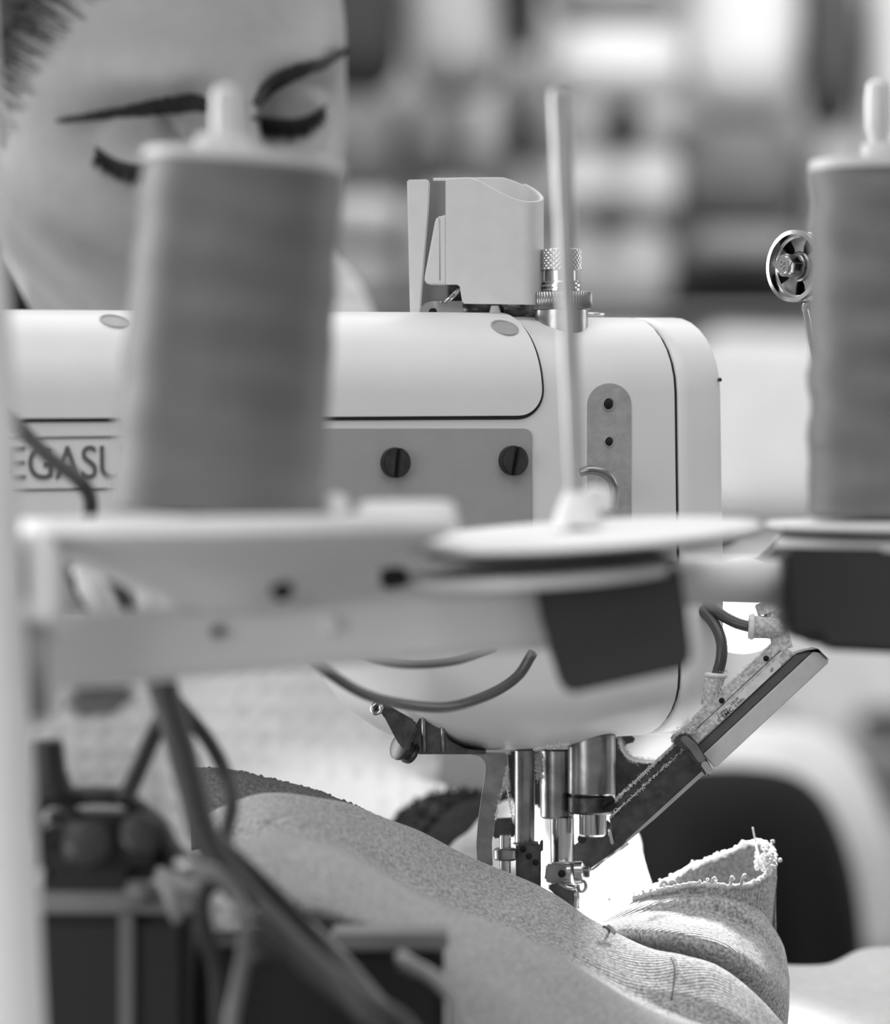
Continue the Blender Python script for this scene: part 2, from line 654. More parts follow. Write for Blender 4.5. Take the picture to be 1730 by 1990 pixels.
for i, (x, y, tp, bp, px) in enumerate(gp):
    a = Vector((gp[max(i - 1, 0)][0], gp[max(i - 1, 0)][1], 0)); b = Vector((gp[min(i + 1, n - 1)][0], gp[min(i + 1, n - 1)][1], 0))
    t = (b - a).normalized(); inn = Vector((-t.y, t.x, 0)) * 0.0010
    zt = zat(tp, y); zb = zat(bp, y)
    col = [Vector((x, y, zb)), Vector((x, y, zb + (zt - zb) * 0.5)), Vector((x, y, zt - 0.0003)), Vector((x + inn.x * 0.3, y + inn.y * 0.3, zt)),
           Vector((x + inn.x * 0.7, y + inn.y * 0.7, zt)), Vector((x + inn.x, y + inn.y, zt - 0.0003)), Vector((x + inn.x, y + inn.y, zb))]
    rows.append(col)
V, F = grid(rows, closed=True)
m_ = 7
F.append(tuple(range(m_))); F.append(tuple(range((n - 1) * m_, n * m_)))
guard = obj('thread_guard', V, F, GREY_PLASTIC, machine, angle=40)
def gflat(name, pts, d, th, parent, m=GREY_PLASTIC):
    V, F = prism([P(x, y, d) for x, y in pts], (0, th, 0), 0.0004)
    return obj(name, V, F, m, parent, angle=35)
gflat('flange', ((868, 416), (862, 419), (850, 421), (846, 428), (825, 540), (826, 548), (832, 553), (868, 554)), GD0 - 0.0001, 0.0012, guard)
gflat('back_flap', ((791, 349), (832, 348), (836, 352), (834, 400), (826, 500), (818, 600), (816, 616), (797, 616)), GD0 + 0.004, 0.0016, guard)
gflat('guard_gap_shade', ((824, 351), (872, 351), (872, 590), (816, 600)), GD0 + 0.009, 0.001, guard, mat('guard_shade_grey', 120, rough=0.6))  # dark panel added for the shade seen through the guard's gap
V, F = tube([P(854, 424, GD0 - 0.0001), P(855, 545, GD0 - 0.0001)], 0.00018, 6)
obj('mould_line', V, F, GREY_PLATE, guard)

# small metal pieces under the guard
V, F = prism([MP(x, y, G0 + 0.004) for x, y in ((817, 614), (818, 598), (828, 588), (842, 585), (900, 585), (900, 614))], MY * 0.0012, 0.0003)
br = obj('guard_bracket', V, F, CHROME, machine, angle=35)
V, F = lathe([(0.0011, 0), (0.0011, 0.0003)], MP(842, 606, G0 + 0.0038), -MY, 18)
obj('bracket_hole', V, F, HOLE_BLACK, br)
V, F = boxg(MP(866, 568, G0 + 0.010), 0.0042, 0.003, 0.0032, (MX, MY, MZ), 0.0004)
obj('dark_block', V, F, BLACK_STEEL, br)
for dx in (0, 7):
    V, F = tube([MP(864 + dx, 588, G0 + 0.003), MP(880 + dx, 572, G0 + 0.002), MP(890 + dx * 0.4, 563, G0 + 0.003)], 0.0004, 6)
    obj('spring_wire', V, F, CHROME, br)
V, F = boxg(MP(930, 603, G0 + 0.012), 0.0048, 0.006, 0.0022, (MX, MY, MZ), 0.0004)
obj('guard_foot', V, F, BLACK_STEEL, machine)
V, F = boxg(MP(1000, 602, G0 + 0.012), 0.0062, 0.006, 0.0022, (MX, MY, MZ), 0.0004)
obj('guard_foot', V, F, DARK_STEEL, machine)
V, F = lathe([(0.0026, 0), (0.0016, 0.0012), (0.0011, 0.003)], MP(962, 614, G0 + 0.003), MZ, 18)
obj('guard_stem', V, F, WHITE_PAINT, machine)

# ---- knurled adjuster behind the bare spool rod
KY = 0.018
kc = MP(1091, 614, KY)
def zk(py): return (ML(1091, py, KY).z - ML(1091, 614, KY).z)
adj = obj('adjuster_base', *lathe([(0.0078, zk(650)), (0.0078, zk(603)), (0.0072, zk(602))], kc, MZ, 40), STEEL, machine, angle=30)
def ridges(th, h, r): return r + 0.00022 * math.cos(th * 60)
obj('ridged_nut', *lathe([(0.0086, zk(602)), (0.0089, zk(601)), (0.0089, zk(569)), (0.0086, zk(568)), (0.003, zk(567.5))], kc, MZ, 240, ridges), STEEL, adj, angle=60)
obj('threaded_stud', *lathe([(0.0046, zk(568)), (0.0058, zk(566)), (0.0058, zk(562)), (0.0050, zk(561)), (0.0050, zk(559)), (0.0060, zk(558)), (0.0060, zk(554)),
     (0.0051, zk(553)), (0.0051, zk(551)), (0.0058, zk(550)), (0.0056, zk(547)), (0.0046, zk(546)), (0.0046, zk(527))], kc, MZ, 40), CHROME, adj, angle=30)
hk0, hk1 = zk(527), zk(484)
def knurl(th, h, r):
    if r < 0.0055: return r
    a = th * 26 + (h - hk0) * 4200; b = th * 26 - (h - hk0) * 4200
    return r + 0.00035 * (abs(math.cos(a / 2)) * abs(math.cos(b / 2)) - 0.4)
prof = [(0.0044, hk0)] + [(0.0060, hk0 + (hk1 - hk0) * (0.04 + 0.92 * k / 26)) for k in range(27)] + [(0.0054, hk1), (0.0001, hk1)]
obj('knurled_knob', *lathe(prof, kc, MZ, 208, knurl), CHROME, adj, angle=70)
V, F = lathe([(0.0038, -0.001), (0.0037, 0.0003), (0.003, 0.001), (0.0018, 0.0015), (0.0002, 0.0017)], MP(1042, 618, 0.026), MZ, 24)
obj('dome_screw', V, F, SCREW_DARK, machine)
V, F = tube([MP(1138, 611, 0.03), MP(1173, 611, 0.03)], 0.0006, 8)
obj('guide_pin', V, F, CHROME, machine)

# bed and base standing on the table under the cloth
bz0 = TABLE_Z; bz1 = P(1150, 1800, 1.22).z
c = P(1010, 1800, 1.30)
V, F = boxg((c.x, c.y + 0.01, (bz0 + bz1) / 2 - 0.004), 0.06, 0.05, (bz1 - bz0) / 2 - 0.004, (Vector((math.cos(TH), math.sin(TH), 0)), Vector((-math.sin(TH), math.cos(TH), 0)), Vector((0, 0, 1))), 0.008, 4)
obj('bed', V, F, WHITE_PAINT, machine, angle=40)
V, F = boxg(LW((X_LEFT + ML(150, 1000).x) / 2 - 0.09, DEPTH / 2, 0.09), 0.07, DEPTH / 2, 0.092, (MX, MY, MZ), 0.015, 4)
obj('pillar', V, F, WHITE_PAINT, machine, angle=40)

# ---- needle, presser and lifter parts
ND = 1.222
def up_cyl(name, px, y0, y1, rpx, m, parent=machine, d=ND, seg=32, rim=0.0):
    a = P(px, y1, d); b = P(px, y0, d)
    r = rpx * d / FPX; h = (b - a).length
    rim = min(0.0006, r * 0.2)
    return obj(name, *lathe([(r - rim, 0), (r, rim), (r, h - rim), (r - rim, h)], a, Vector((0, 0, 1)), seg), m, parent, angle=35)

def flat_px(name, pts, d, thick, m, parent=machine, bev=0.0005):
    V, F = prism([P(x, y, d) for x, y in pts], Vector((0, thick, 0)), bev)
    return obj(name, V, F, m, parent, angle=35)

# lifter bracket on the left below the head
lift = flat_px('lifter_bracket', [(800, 1452), (797, 1432), (812, 1402), (824, 1385), (858, 1384), (862, 1420), (874, 1440), (905, 1456), (945, 1461), (945, 1466), (812, 1466)], 1.196, 0.016, DARK_STEEL)
flat_px('lifter_arm', [(726, 1372), (738, 1364), (756, 1372), (806, 1400), (812, 1412), (792, 1462), (776, 1448), (764, 1426), (746, 1392)], 1.190, 0.003, DARK_STEEL, lift, 0.0006)
tp = P(735, 1378, 1.189)
V, F = lathe([(0.0018, 0), (0.0021, 0.0005), (0.0019, 0.0012), (0.0011, 0.0012), (0.0009, 0.0004)], tp, Vector((-0.5, -0.8, 0.3)), 20)
ey = obj('eyelet', V, F, CHROME, lift)
obj('eyelet_bore', *lathe([(0.0009, 0), (0.0009, 0.0002)], tp + Vector((-0.5, -0.8, 0.3)).normalized() * 0.0011, Vector((-0.5, -0.8, 0.3)), 14), HOLE_BLACK, ey)
V, F = lathe([(0.0030, 0), (0.0040, 0.0004), (0.0040, 0.0014), (0.0033, 0.0018), (0.0033, 0.0036), (0.0040, 0.0040), (0.0040, 0.0050), (0.003, 0.0054)], P(773, 1449, 1.196), Vector((0.72, 0.55, -0.3)), 30)
obj('roller', V, F, BLACK_STEEL, lift, angle=35)
for x in (824, 860):
    V, F = tube([P(x, 1388, 1.1955), P(x, 1462, 1.1955)], 0.0007, 8)
    obj('bracket_rib', V, F, STEEL, lift)
# bent presser lever
lev = flat_px('presser_lever', [(905, 1464), (985, 1464), (986, 1486), (981, 1508), (970, 1550), (962, 1590), (956, 1640), (958, 1684), (928, 1676), (926, 1640), (929, 1600), (936, 1550), (944, 1500), (944, 1484), (936, 1472), (925, 1468)], 1.206, 0.005, STEEL, machine, 0.0016)
# presser bar with its guide block
bar = up_cyl('presser_bar', 1020, 1455, 1645, 19.5, STEEL)
up_cyl('bar_end_ring', 1020, 1636, 1642, 23, DARK_STEEL, bar)  # dark steel ring at the top of the guide block
blk = flat_px('guide_block', [(1003, 1638), (1052, 1638), (1052, 1730), (1003, 1730)], 1.215, 0.008, DARK_STEEL, machine, 0.0008)
for x, y in ((1017, 1650), (1028, 1664), (1041, 1676)):
    V, F = lathe([(0.00095, 0), (0.00095, 0.0002)], P(x, y, 1.2148), Vector((0, -1, 0)), 16)
    obj('block_hole', V, F, HOLE_BLACK, blk)
flat_px('block_lug', [(1050, 1634), (1056, 1632), (1056, 1655), (1050, 1655)], 1.216, 0.004, DARK_STEEL, blk, 0.0003)
up_cyl('clamp_collar', 982, 1648, 1672, 23, STEEL, machine, 1.214)
up_cyl('collar_stem', 982, 1622, 1700, 11, CHROME, machine, 1.216)
flat_px('clamp_plate', [(962, 1592), (1000, 1590), (1003, 1626), (958, 1630)], 1.225, 0.005, DARK_STEEL, machine)
# black casting behind the bars
flat_px('inner_housing', [(986, 1460), (1070, 1460), (1068, 1568), (1040, 1572), (1034, 1530), (1000, 1570), (990, 1520)], 1.262, 0.006, BLACK_STEEL, machine, 0.001)
# needle bar bushing and needle bar
bush = up_cyl('needle_bar_bushing', 1083, 1455, 1590, 33, STEEL, machine, 1.228)
nb = up_cyl('needle_bar', 1093, 1585, 1680, 23.5, CHROME, machine, 1.226)
big = up_cyl('large_bushing', 1150, 1425, 1545, 47, STEEL, machine, 1.222)
up_cyl('bushing_collar', 1149, 1546, 1581, 45, DARK_STEEL, big, 1.222)
slotted('collar_screw', P(1182, 1562, 1.2165), Vector((0.35, -1, 0)), 0.0023, 0.0012, math.radians(35), 0.00035, SCREW_DARK, big, Vector((1, 0, 0)))
up_cyl('thin_bar', 1152, 1578, 1625, 27, CHROME, machine, 1.222)
# needle clamp
a = P(1062, 1697, 1.219)
ax = (P(1142, 1695, 1.217) - a)
nc = obj('needle_clamp', *lathe([(0.0022, 0), (0.003, 0.0008), (0.0032, 0.004), (0.0032, ax.length * 0.62)], a, ax, 30), CHROME, machine, angle=35)
obj('clamp_band', *lathe([(0.0030, 0), (0.0034, 0.0003), (0.0034, 0.0026), (0.0030, 0.0029)], a + ax * 0.68, ax, 30), CHROME, nc, angle=35)
obj('clamp_screw', *lathe([(0.0016, 0), (0.0016, 0.0013), (0.0012, 0.0015)], a + ax * 0.93, ax, 20), DARK_STEEL, nc, angle=35)
flat_px('clamp_cheek', [(1058, 1712), (1062, 1684), (1070, 1676), (1092, 1678), (1104, 1688), (1106, 1702), (1098, 1716), (1070, 1718)], 1.2145, 0.004, STEEL, nc, 0.0006)
obj('clamp_hole', *lathe([(0.0011, 0), (0.0011, 0.0003)], P(1092, 1698, 1.2142), Vector((0, -1, 0)), 18), HOLE_BLACK, nc)
# presser foot pieces beneath
foot = flat_px('presser_foot', [(1062, 1724), (1078, 1716), (1118, 1720), (1124, 1742), (1120, 1775), (1092, 1768), (1080, 1740)], 1.222, 0.006, DARK_STEEL, machine, 0.0006)
V, F = tube(catmull(PS([(1088, 1716, 1.214), (1102, 1724, 1.212), (1116, 1727, 1.212), (1124, 1722, 1.214)]), 14), 0.0006, 8)
obj('foot_wire', V, F, CHROME, foot)
V, F = tube(PS([(1118, 1720, 1.213), (1122, 1745, 1.213), (1121, 1765, 1.213)]), 0.0008, 8)
obj('needle', V, F, CHROME, machine)
for k in range(2):
    pts = [P(1131 + (9 - k * 2) * math.cos(a_), 1722 + 11 * math.sin(a_), 1.214 - 0.001 * k) for a_ in [math.radians(-100 + 280 * i / 17) for i in range(18)]]
    obj('spring_loop', *tube(pts, 0.00045, 6), STEEL, nc)

# ---- air cylinder with its rail, label and fittings
def Q(t, n, d):
    return P(t * 0.731 + (1941 + n) * 0.682, -t * 0.682 + (1941 + n) * 0.731, d)
def strip(name, quad, d, thick, m, parent, bev=0.0004):
    V, F = prism([Q(t, n, d) for t, n in quad], Vector((0, thick, 0)), bev)
    return obj(name, V, F, m, parent, angle=35)
cyl = strip('air_cylinder', [(-2, 22), (258, 22), (264, 43), (-2, 43)], 1.200, 0.012, DUSTY_ALU, machine)
V, F = prism([Q(t, n, 1.2035) for t, n in ((28, 0), (262, -2), (262, 21), (28, 21), (20, 14))], Vector((0, 0.007, 0)), 0.0005)
rail = obj('mounting_rail', V, F, DUSTY_ALU, cyl, angle=35)
for t, n in ((216, 11), (97, 12)):
    obj('rail_hole', *lathe([(0.00085, 0), (0.00085, 0.0003)], Q(t, n, 1.2033), Vector((0, -1, 0)), 16), HOLE_BLACK, rail)
strip('dark_side', [(-2, 43), (264, 43), (296, 64), (-2, 64)], 1.2006, 0.012, DARK_ALU, cyl)
# lower face with its light painted as a paler tone, tilted to look down-right
qa = [Q(-2, 64, 1.2004), Q(300, 64, 1.2004), Q(302, 100, 1.2035), Q(-2, 100, 1.2035)]
V, F = prism(qa, Vector((0, 0.010, 0)), 0.0004)
obj('lit_side', V, F, LIT_ALU, cyl, angle=35)
strip('end_cap', [(264, 43), (283, 52), (303, 66), (304, 98), (300, 64)], 1.2000, 0.012, DARK_ALU, cyl, 0.0002)
# label
lab = strip('label', [(62, 26), (226, 26), (229, 29), (229, 39), (226, 42), (62, 42), (59, 39), (59, 29)], 1.1999, 0.0003, LABEL_WHITE, cyl, 0.0)
ud = (Q(100, 30, 1.2) - Q(0, 30, 1.2)).normalized(); vd = (Q(0, 0, 1.2) - Q(0, 30, 1.2)).normalized()
text_part('model_print', 'CJPB6 - 10U4', 0.00125, Q(70, 32.5, 1.1997), ud, vd, INK, cyl, sx=1.15, extrude=0.00002)
text_part('maker_print', 'SMC', 0.00165, Q(76, 41, 1.1997), ud, vd, INK, cyl, sx=1.25, extrude=0.00002, bold=0.00003)
text_part('pressure_print', '0.7MPa', 0.0011, Q(108, 40.5, 1.1997), ud, vd, INK, cyl, sx=1.1, extrude=0.00002)
text_part('number_print', '47', 0.0013, Q(205, 38, 1.1997), ud, vd, INK, cyl, sx=1.0, extrude=0.00002)
for r0, r1 in ((0.00072, 0.00058), (0.00034, 0.0002)):
    ring = []
    cc = Q(69, 37.2, 1.1997)
    for rr in (r0, r1):
        ring.append([cc + ud * rr * math.cos(a_) + vd * rr * math.sin(a_) for a_ in [math.radians(30 + 300 * i / 23) for i in range(24)]])
    V, F = grid(ring)
    obj('emblem_print', V, F, INK, cyl, smooth=False)
# clamp ring
strip('clamp_ring', [(-30, 6), (-12, 2), (6, 14), (6, 40), (-2, 78), (-10, 104), (-26, 100), (-22, 70), (-20, 40)], 1.1955, 0.016, DARK_STEEL, cyl, 0.0006)
strip('clamp_band', [(-14, 10), (0, 12), (4, 40), (-4, 76), (-18, 72), (-13, 40)], 1.195, 0.004, STEEL, cyl, 0.0004)
strip('clamp_tab', [(-18, 74), (-4, 76), (-10, 104), (-22, 100)], 1.1948, 0.004, CHROME, cyl, 0.0004)
# push rod plate
rodp = strip('push_plate', [(-8, 14), (-14, 88), (-226, 88), (-246, 72), (-216, 30), (-190, 30), (-186, 14)], 1.203, 0.010, DARK_STEEL, cyl, 0.0006)
strip('plate_lip', [(-14, 86), (-14, 94), (-150, 92), (-230, 88), (-226, 84)], 1.202, 0.009, CHROME, cyl, 0.0003)
strip('plate_step', [(-8, 30), (-216, 30), (-216, 33), (-8, 33)], 1.2015, 0.003, DARK_STEEL, cyl, 0.0002)
strip('plate_end', [(-232, 50), (-237, 48), (-252, 70), (-247, 74)], 1.2015, 0.010, CHROME, cyl, 0.0003)
strip('plate_nub', [(-122, 64), (-112, 62), (-112, 66), (-122, 68)], 1.2018, 0.003, BLACK_STEEL, cyl, 0.0001)
flat_px('swing_plate', [(1108, 1650), (1180, 1592), (1222, 1640), (1152, 1690), (1130, 1712), (1112, 1690)], 1.232, 0.004, DARK_STEEL, cyl, 0.0005)
V, F = tube(PS([(1222, 1638, 1.231), (1150, 1690, 1.231)]), 0.0006, 8)
obj('plate_edge', V, F, CHROME, cyl)
obj('plate_hole', *lathe([(0.0014, 0), (0.0014, 0.0004)], P(1131, 1630, 1.2317), Vector((0, -1, 0)), 18), HOLE_BLACK, cyl)
# hanger bracket between head and cylinder
hang = flat_px('hanger_bracket', [(1196, 1432), (1232, 1430), (1236, 1442), (1214, 1448), (1216, 1466), (1228, 1476), (1262, 1480), (1345, 1478), (1330, 1500), (1196, 1590)], 1.236, 0.006, DARK_STEEL, machine)
# fittings and hoses
f1 = obj('air_fitting', *tube([P(1522, 1262, 1.206), P(1500, 1175, 1.206)], 0.0030, 16), DUSTY_ALU, machine, angle=40)
obj('ribbed_collar', *lathe([(0.0034, 0), (0.0034, 0.003), (0.003, 0.0034)], P(1496, 1190, 1.206), P(1488, 1165, 1.206) - P(1496, 1190, 1.206), 60, lambda th, h, r: r + 0.0002 * math.cos(th * 20)), DUSTY_ALU, f1, angle=50)
obj('clear_stem', *lathe([(0.002, 0), (0.0022, 0.003), (0.0016, 0.004), (0.0026, 0.006), (0.0024, 0.009), (0.001, 0.0102)], P(1484, 1166, 1.206), P(1477, 1110, 1.206) - P(1484, 1166, 1.206), 20), CHROME, f1)
obj('side_barrel', *tube([P(1520, 1220, 1.205), P(1462, 1218, 1.205)], 0.0034, 18), DUSTY_ALU, f1, angle=40)
obj('release_ring', *lathe([(0.0036, 0), (0.0040, 0.0004), (0.0036, 0.0016), (0.002, 0.0018)], P(1466, 1218, 1.205), Vector((-1, 0, 0.05)), 24), LABEL_WHITE, f1, angle=40)
hp = catmull(PS([(1460, 1219, 1.205), (1430, 1210, 1.207), (1400, 1193, 1.21), (1370, 1165, 1.215), (1352, 1130, 1.22)]), 24)
obj('air_hose', *tube(hp, 0.0017, 14), HOSE, machine)
hp = catmull(PS([(1392, 1318, 1.207), (1402, 1280, 1.206), (1402, 1245, 1.207), (1388, 1212, 1.21), (1360, 1180, 1.215), (1330, 1150, 1.22)]), 28)
obj('air_hose', *tube(hp, 0.0017, 14), HOSE, machine)
f2 = obj('air_fitting', *tube([P(1391, 1312, 1.207), P(1376, 1372, 1.207)], [0.0030, 0.0022], 16), DUSTY_ALU, machine, angle=40)
obj('release_ring', *lathe([(0.0032, 0), (0.0034, 0.0006), (0.003, 0.0012)], P(1391, 1316, 1.207), P(1392, 1300, 1.207) - P(1391, 1316, 1.207), 20), LABEL_WHITE, f2)

# lint clinging to the edges
def fuzz(pts, count, length, spread, thick=0.00007):
    geos = []
    path = catmull(pts, 60)
    for i in range(int(count * 1.6)):
        p = path[random.randrange(60)] + Vector((random.gauss(0, spread), random.gauss(0, spread), random.gauss(0, spread)))
        d1 = Vector((random.gauss(0, 1), random.gauss(0, 1), random.gauss(0.3, 1))).normalized() * length * random.uniform(0.2, 0.85)
        d2 = Vector((random.gauss(0, 1), random.gauss(0, 1), random.gauss(0, 1))).normalized() * length * 0.5
        geos.append(tube([p, p + d1 * 0.5 + d2 * 0.5, p + d1], thick, 3, cap=False))
    return merge(*geos)
lint = [fuzz([Q(28, -1, 1.204), Q(262, -3, 1.204)], 170, 0.0009, 0.00018),
        fuzz([Q(-10, 13, 1.203), Q(-186, 13, 1.203)], 220, 0.0011, 0.0002),
        fuzz([Q(-8, 31, 1.2012), Q(-214, 30, 1.2012)], 200, 0.0009, 0.00015),
        fuzz([Q(20, 8, 1.2), Q(-14, 8, 1.2)], 420, 0.0016, 0.0010),
        fuzz([P(1408, 1305, 1.206), P(1378, 1375, 1.206)], 260, 0.0013, 0.0007),
        fuzz([P(1204, 1436, 1.234), P(1212, 1456, 1.234), P(1228, 1474, 1.234), P(1262, 1479, 1.234), P(1335, 1476, 1.234)], 420, 0.0012, 0.0004),
        fuzz([P(986, 1490, 1.206), P(963, 1590, 1.206)], 90, 0.0012, 0.0002),
        fuzz([P(985, 1530, 1.215), P(1000, 1600, 1.215)], 60, 0.0011, 0.0002),
        fuzz([P(1046, 1465, 1.226), P(1048, 1515, 1.226)], 220, 0.0011, 0.0006),
        fuzz([P(1105, 1446, 1.2), P(1040, 1456, 1.196)], 120, 0.0008, 0.0003)]
V, F = merge(*lint)
lo = obj('lint', V, F, LINT, machine)
tag(lo, kind='stuff')
V, F = tube(catmull(PS([(1206, 1440, 1.233), (1210, 1458, 1.233), (1228, 1475, 1.233), (1262, 1479, 1.233), (1340, 1476, 1.233)]), 30), 0.0004, 6)
obj('lint_thread', V, F, LINT, machine)
V, F = tube(catmull(PS([(985, 1530, 1.216), (990, 1560, 1.216), (998, 1600, 1.216)]), 10), 0.00016, 5)
obj('sewing_thread', V, F, LINT, machine)

# ------------------------------------------------------------------ thread stand in the foreground
STAND_WHITE = mat('stand_white_plastic', 232, rough=0.5, var=0.03, vscale=60)
STAND_GREY = mat('stand_grey', 150, rough=0.55, var=0.05, vscale=80)
STAND_LIGHT = mat('stand_light_grey', 236, rough=0.5, var=0.03, vscale=60)
BLOCK_BLACK = mat('black_plastic_block', 52, rough=0.6, var=0.06, vscale=90)
ROD_METAL = mat('rod_metal', 168, rough=0.35, metal=0.6, var=0.08, vscale=120)
PIN_METAL = mat('pin_metal', 205, rough=0.4, metal=0.2)
THREAD_L = mat('grey_thread', 100, rough=0.5, sheen=0.15, var=0.10, vscale=70, pattern='wind', pscale=500, pbump=0.25)
THREAD_R = mat('grey_thread_darker', 104, rough=0.5, sheen=0.15, var=0.10, vscale=90, pattern='wind', pscale=500, pbump=0.3)
CONE_PLASTIC = mat('cone_plastic', 196, rough=0.5)

pb = P(10, 1990, 0.885)
stand = empty('thread_stand', (pb.x, pb.y, TABLE_Z), 'white thread stand with plates and black blocks in front of the machine', 'thread stand')
pa = P(-72, 250, 0.885)
dirv = (P(-72, 250, 0.885) - P(14, 1990, 0.885)).normalized()
bot = P(14, 1990, 0.885); bot = bot - dirv * ((bot.z - TABLE_Z) / dirv.z)
obj('post', *lathe([(0.0095, 0), (0.0082, 0.012), (0.0082, 0.26), (0.0070, 0.34)], bot, dirv, 36), STAND_WHITE, stand, angle=40)
obj('post_foot', *lathe([(0.03, 0), (0.03, 0.004), (0.02, 0.009), (0.009, 0.013)], (bot.x, bot.y, TABLE_Z), (0, 0, 1), 40), STAND_WHITE, stand, angle=40)
# clamp on the post
clampv = prism([P(x, y, 0.885) for x, y in ((-120, 1040), (80, 1040), (112, 1065), (115, 1190), (108, 1215), (-120, 1215))], (0, 0.022, 0), 0.002)
cl = obj('post_clamp', *clampv, STAND_WHITE, stand, angle=40)
obj('clamp_slot', *boxg(P(38, 1112, 0.8845), 0.0016, 0.001, 0.0055, None, 0.0004), STAND_GREY, cl)
cl2 = obj('lower_clamp', *prism([P(x, y, 0.888) for x, y in ((-120, 1208), (102, 1208), (98, 1412), (-120, 1412))], (0, 0.02, 0), 0.002), STAND_LIGHT, stand, angle=40)
obj('clamp_recess', *boxg(P(64, 1305, 0.8872), 0.0030, 0.001, 0.0098, None, 0.0004), STAND_GREY, cl2)
obj('clamp_lug', *prism([P(x, y, 0.92) for x, y in ((122, 1340), (270, 1335), (240, 1385), (190, 1398), (128, 1396))], (0, 0.015, 0), 0.002), STAND_GREY, stand, angle=40)
# long lower arm
def beam(name, a0, a1, b0, b1, thick, m, bev=0.0018, parent=None):
    V = [P(*a0), P(*b0), P(*b1), P(*a1)]
    return obj(name, *prism(V, (0, thick, 0), bev), m, parent or stand, angle=40)
arm = beam('arm', (90, 1196, 0.91), (90, 1342, 0.91), (1080, 1136, 0.955), (1080, 1262, 0.955), 0.014, STAND_LIGHT)
obj('arm_screw', *lathe([(0.0014, 0), (0.0014, 0.0012)], P(425, 1227, 0.924), (0, -1, 0), 18), BLOCK_BLACK, arm)
obj('arm_screw', *lathe([(0.0022, 0), (0.0020, 0.0008), (0.0008, 0.0009)], P(642, 1214, 0.934), (0, -1, 0), 20), STAND_WHITE, arm)
# left dish
DL = 0.935
k_ = DL / FPX
dc = P(445, 1190, DL)
tilt = Vector((-0.012, -0.0, 1))
prof = [(110, 0), (135, 12), (150, 30), (300, 95), (415, 140), (442, 150), (448, 156), (448, 176), (444, 184), (430, 186), (60, 186)]
obj('dish', *lathe([(r * k_, h * k_) for r, h in prof], dc, tilt, 72), STAND_WHITE, stand, angle=30)
obj('dish_screw', *lathe([(0.0026, 0), (0.0024, 0.001)], P(548, 1146, 0.915), (0.1, -1, -0.6), 18), HOLE_BLACK, stand)
obj('dish_pad', *prism([P(x, y, 0.925) for x, y in ((692, 980), (705, 973), (870, 972), (888, 982), (892, 998), (880, 1010), (700, 1012))], (0, 0.03, 0), 0.002), STAND_WHITE, stand, angle=40)
obj('dish_nub', *lathe([(0.003, 0), (0.0034, 0.002), (0.0025, 0.0042), (0.0008, 0.005)], P(650, 1003, 0.93), (0, 0, 1), 20), STAND_WHITE, stand)
# middle plates carrying the bare rod
DM = 0.965
km = DM / FPX
nrm = Vector((-0.062, -0.065, 1)).normalized()
pc = P(1125, 1040, DM)
obj('spool_plate', *lathe([(300 * km, -6 * km), (352 * km, -4 * km), (356 * km, 0), (352 * km, 5 * km), (40 * km, 7 * km)], pc, nrm, 72), STAND_WHITE, stand, angle=30)
obj('plate_gap_shade', *lathe([(300 * km, -24 * km), (300 * km, -5 * km)], pc, nrm, 60), BLOCK_BLACK, stand, angle=30)  # black disc painted as the shadow between plate and support
obj('support_plate', *lathe([(262 * km, 0), (268 * km, 4 * km), (268 * km, 18 * km), (262 * km, 22 * km)], P(1058, 1122, DM - 0.004), nrm, 60), STAND_WHITE, stand, angle=30)
obj('plate_knob', *lathe([(0.0012, 0), (0.0022, 0.0006), (0.0026, 0.002), (0.0024, 0.0055), (0.0012, 0.0066)], P(738, 1126, 0.955), (1, 0, 0.1), 20), BLOCK_BLACK, stand, angle=40)
rb, rt = P(1121, 1035, 0.975), P(1087, 172, 0.975)
rv = rt - rb
obj('spool_rod', *lathe([(0.0018, 0), (0.0025, rv.length - 0.0015), (0.0021, rv.length - 0.0004), (0.0009, rv.length)], rb, rv, 28), ROD_METAL, stand, angle=40)
obj('rod_socket', *lathe([(0.0060, 0), (0.0052, 0.003), (0.0036, 0.0065), (0.0030, 0.008)], P(1123, 1022, 0.972), rv, 28), STAND_WHITE, stand, angle=50)
obj('socket_nub', *lathe([(0.004, 0), (0.0036, 0.0045), (0.002, 0.0058)], P(1160, 992, 0.985), (0.1, 0, 1), 24), STAND_WHITE, stand, angle=50)
obj('holder_block', *prism([P(x, y, 0.945) for x, y in ((1040, 1128), (1322, 1100), (1334, 1180), (1346, 1270), (1338, 1296), (1318, 1304), (1108, 1350), (1096, 1342), (1050, 1200))], (0, 0.03, 0), 0.0022), BLOCK_BLACK, stand, angle=40)
beam('short_arm', (1325, 1092, 1.0), (1325, 1180, 1.0), (1612, 1086, 1.01), (1606, 1160, 1.01), 0.012, STAND_LIGHT, 0.003)
obj('holder_block', *prism([P(x, y, 0.995) for x, y in ((1524, 1064), (1800, 1066), (1800, 1274), (1604, 1264), (1590, 1242), (1546, 1246), (1528, 1226))], (0, 0.03, 0), 0.002), BLOCK_BLACK, stand, angle=40)
DR = 1.03
kr = DR / FPX
pc = P(1790, 1018, DR)
nr = Vector((0.0, -0.03, 1)).normalized()
obj('spool_plate', *lathe([(290 * kr, -8 * kr), (300 * kr, -5 * kr), (302 * kr, 0), (298 * kr, 5 * kr), (40 * kr, 7 * kr)], pc, nr, 72), STAND_WHITE, stand, angle=30)
obj('plate_gap_shade', *lathe([(270 * kr, -26 * kr), (270 * kr, -5 * kr)], pc, nr, 60), BLOCK_BLACK, stand, angle=30)  # black disc for the shaded gap under the right plate
obj('support_plate', *lathe([(276 * kr, -46 * kr), (282 * kr, -42 * kr), (282 * kr, -30 * kr), (276 * kr, -26 * kr)], pc, nr, 60), STAND_WHITE, stand, angle=30)
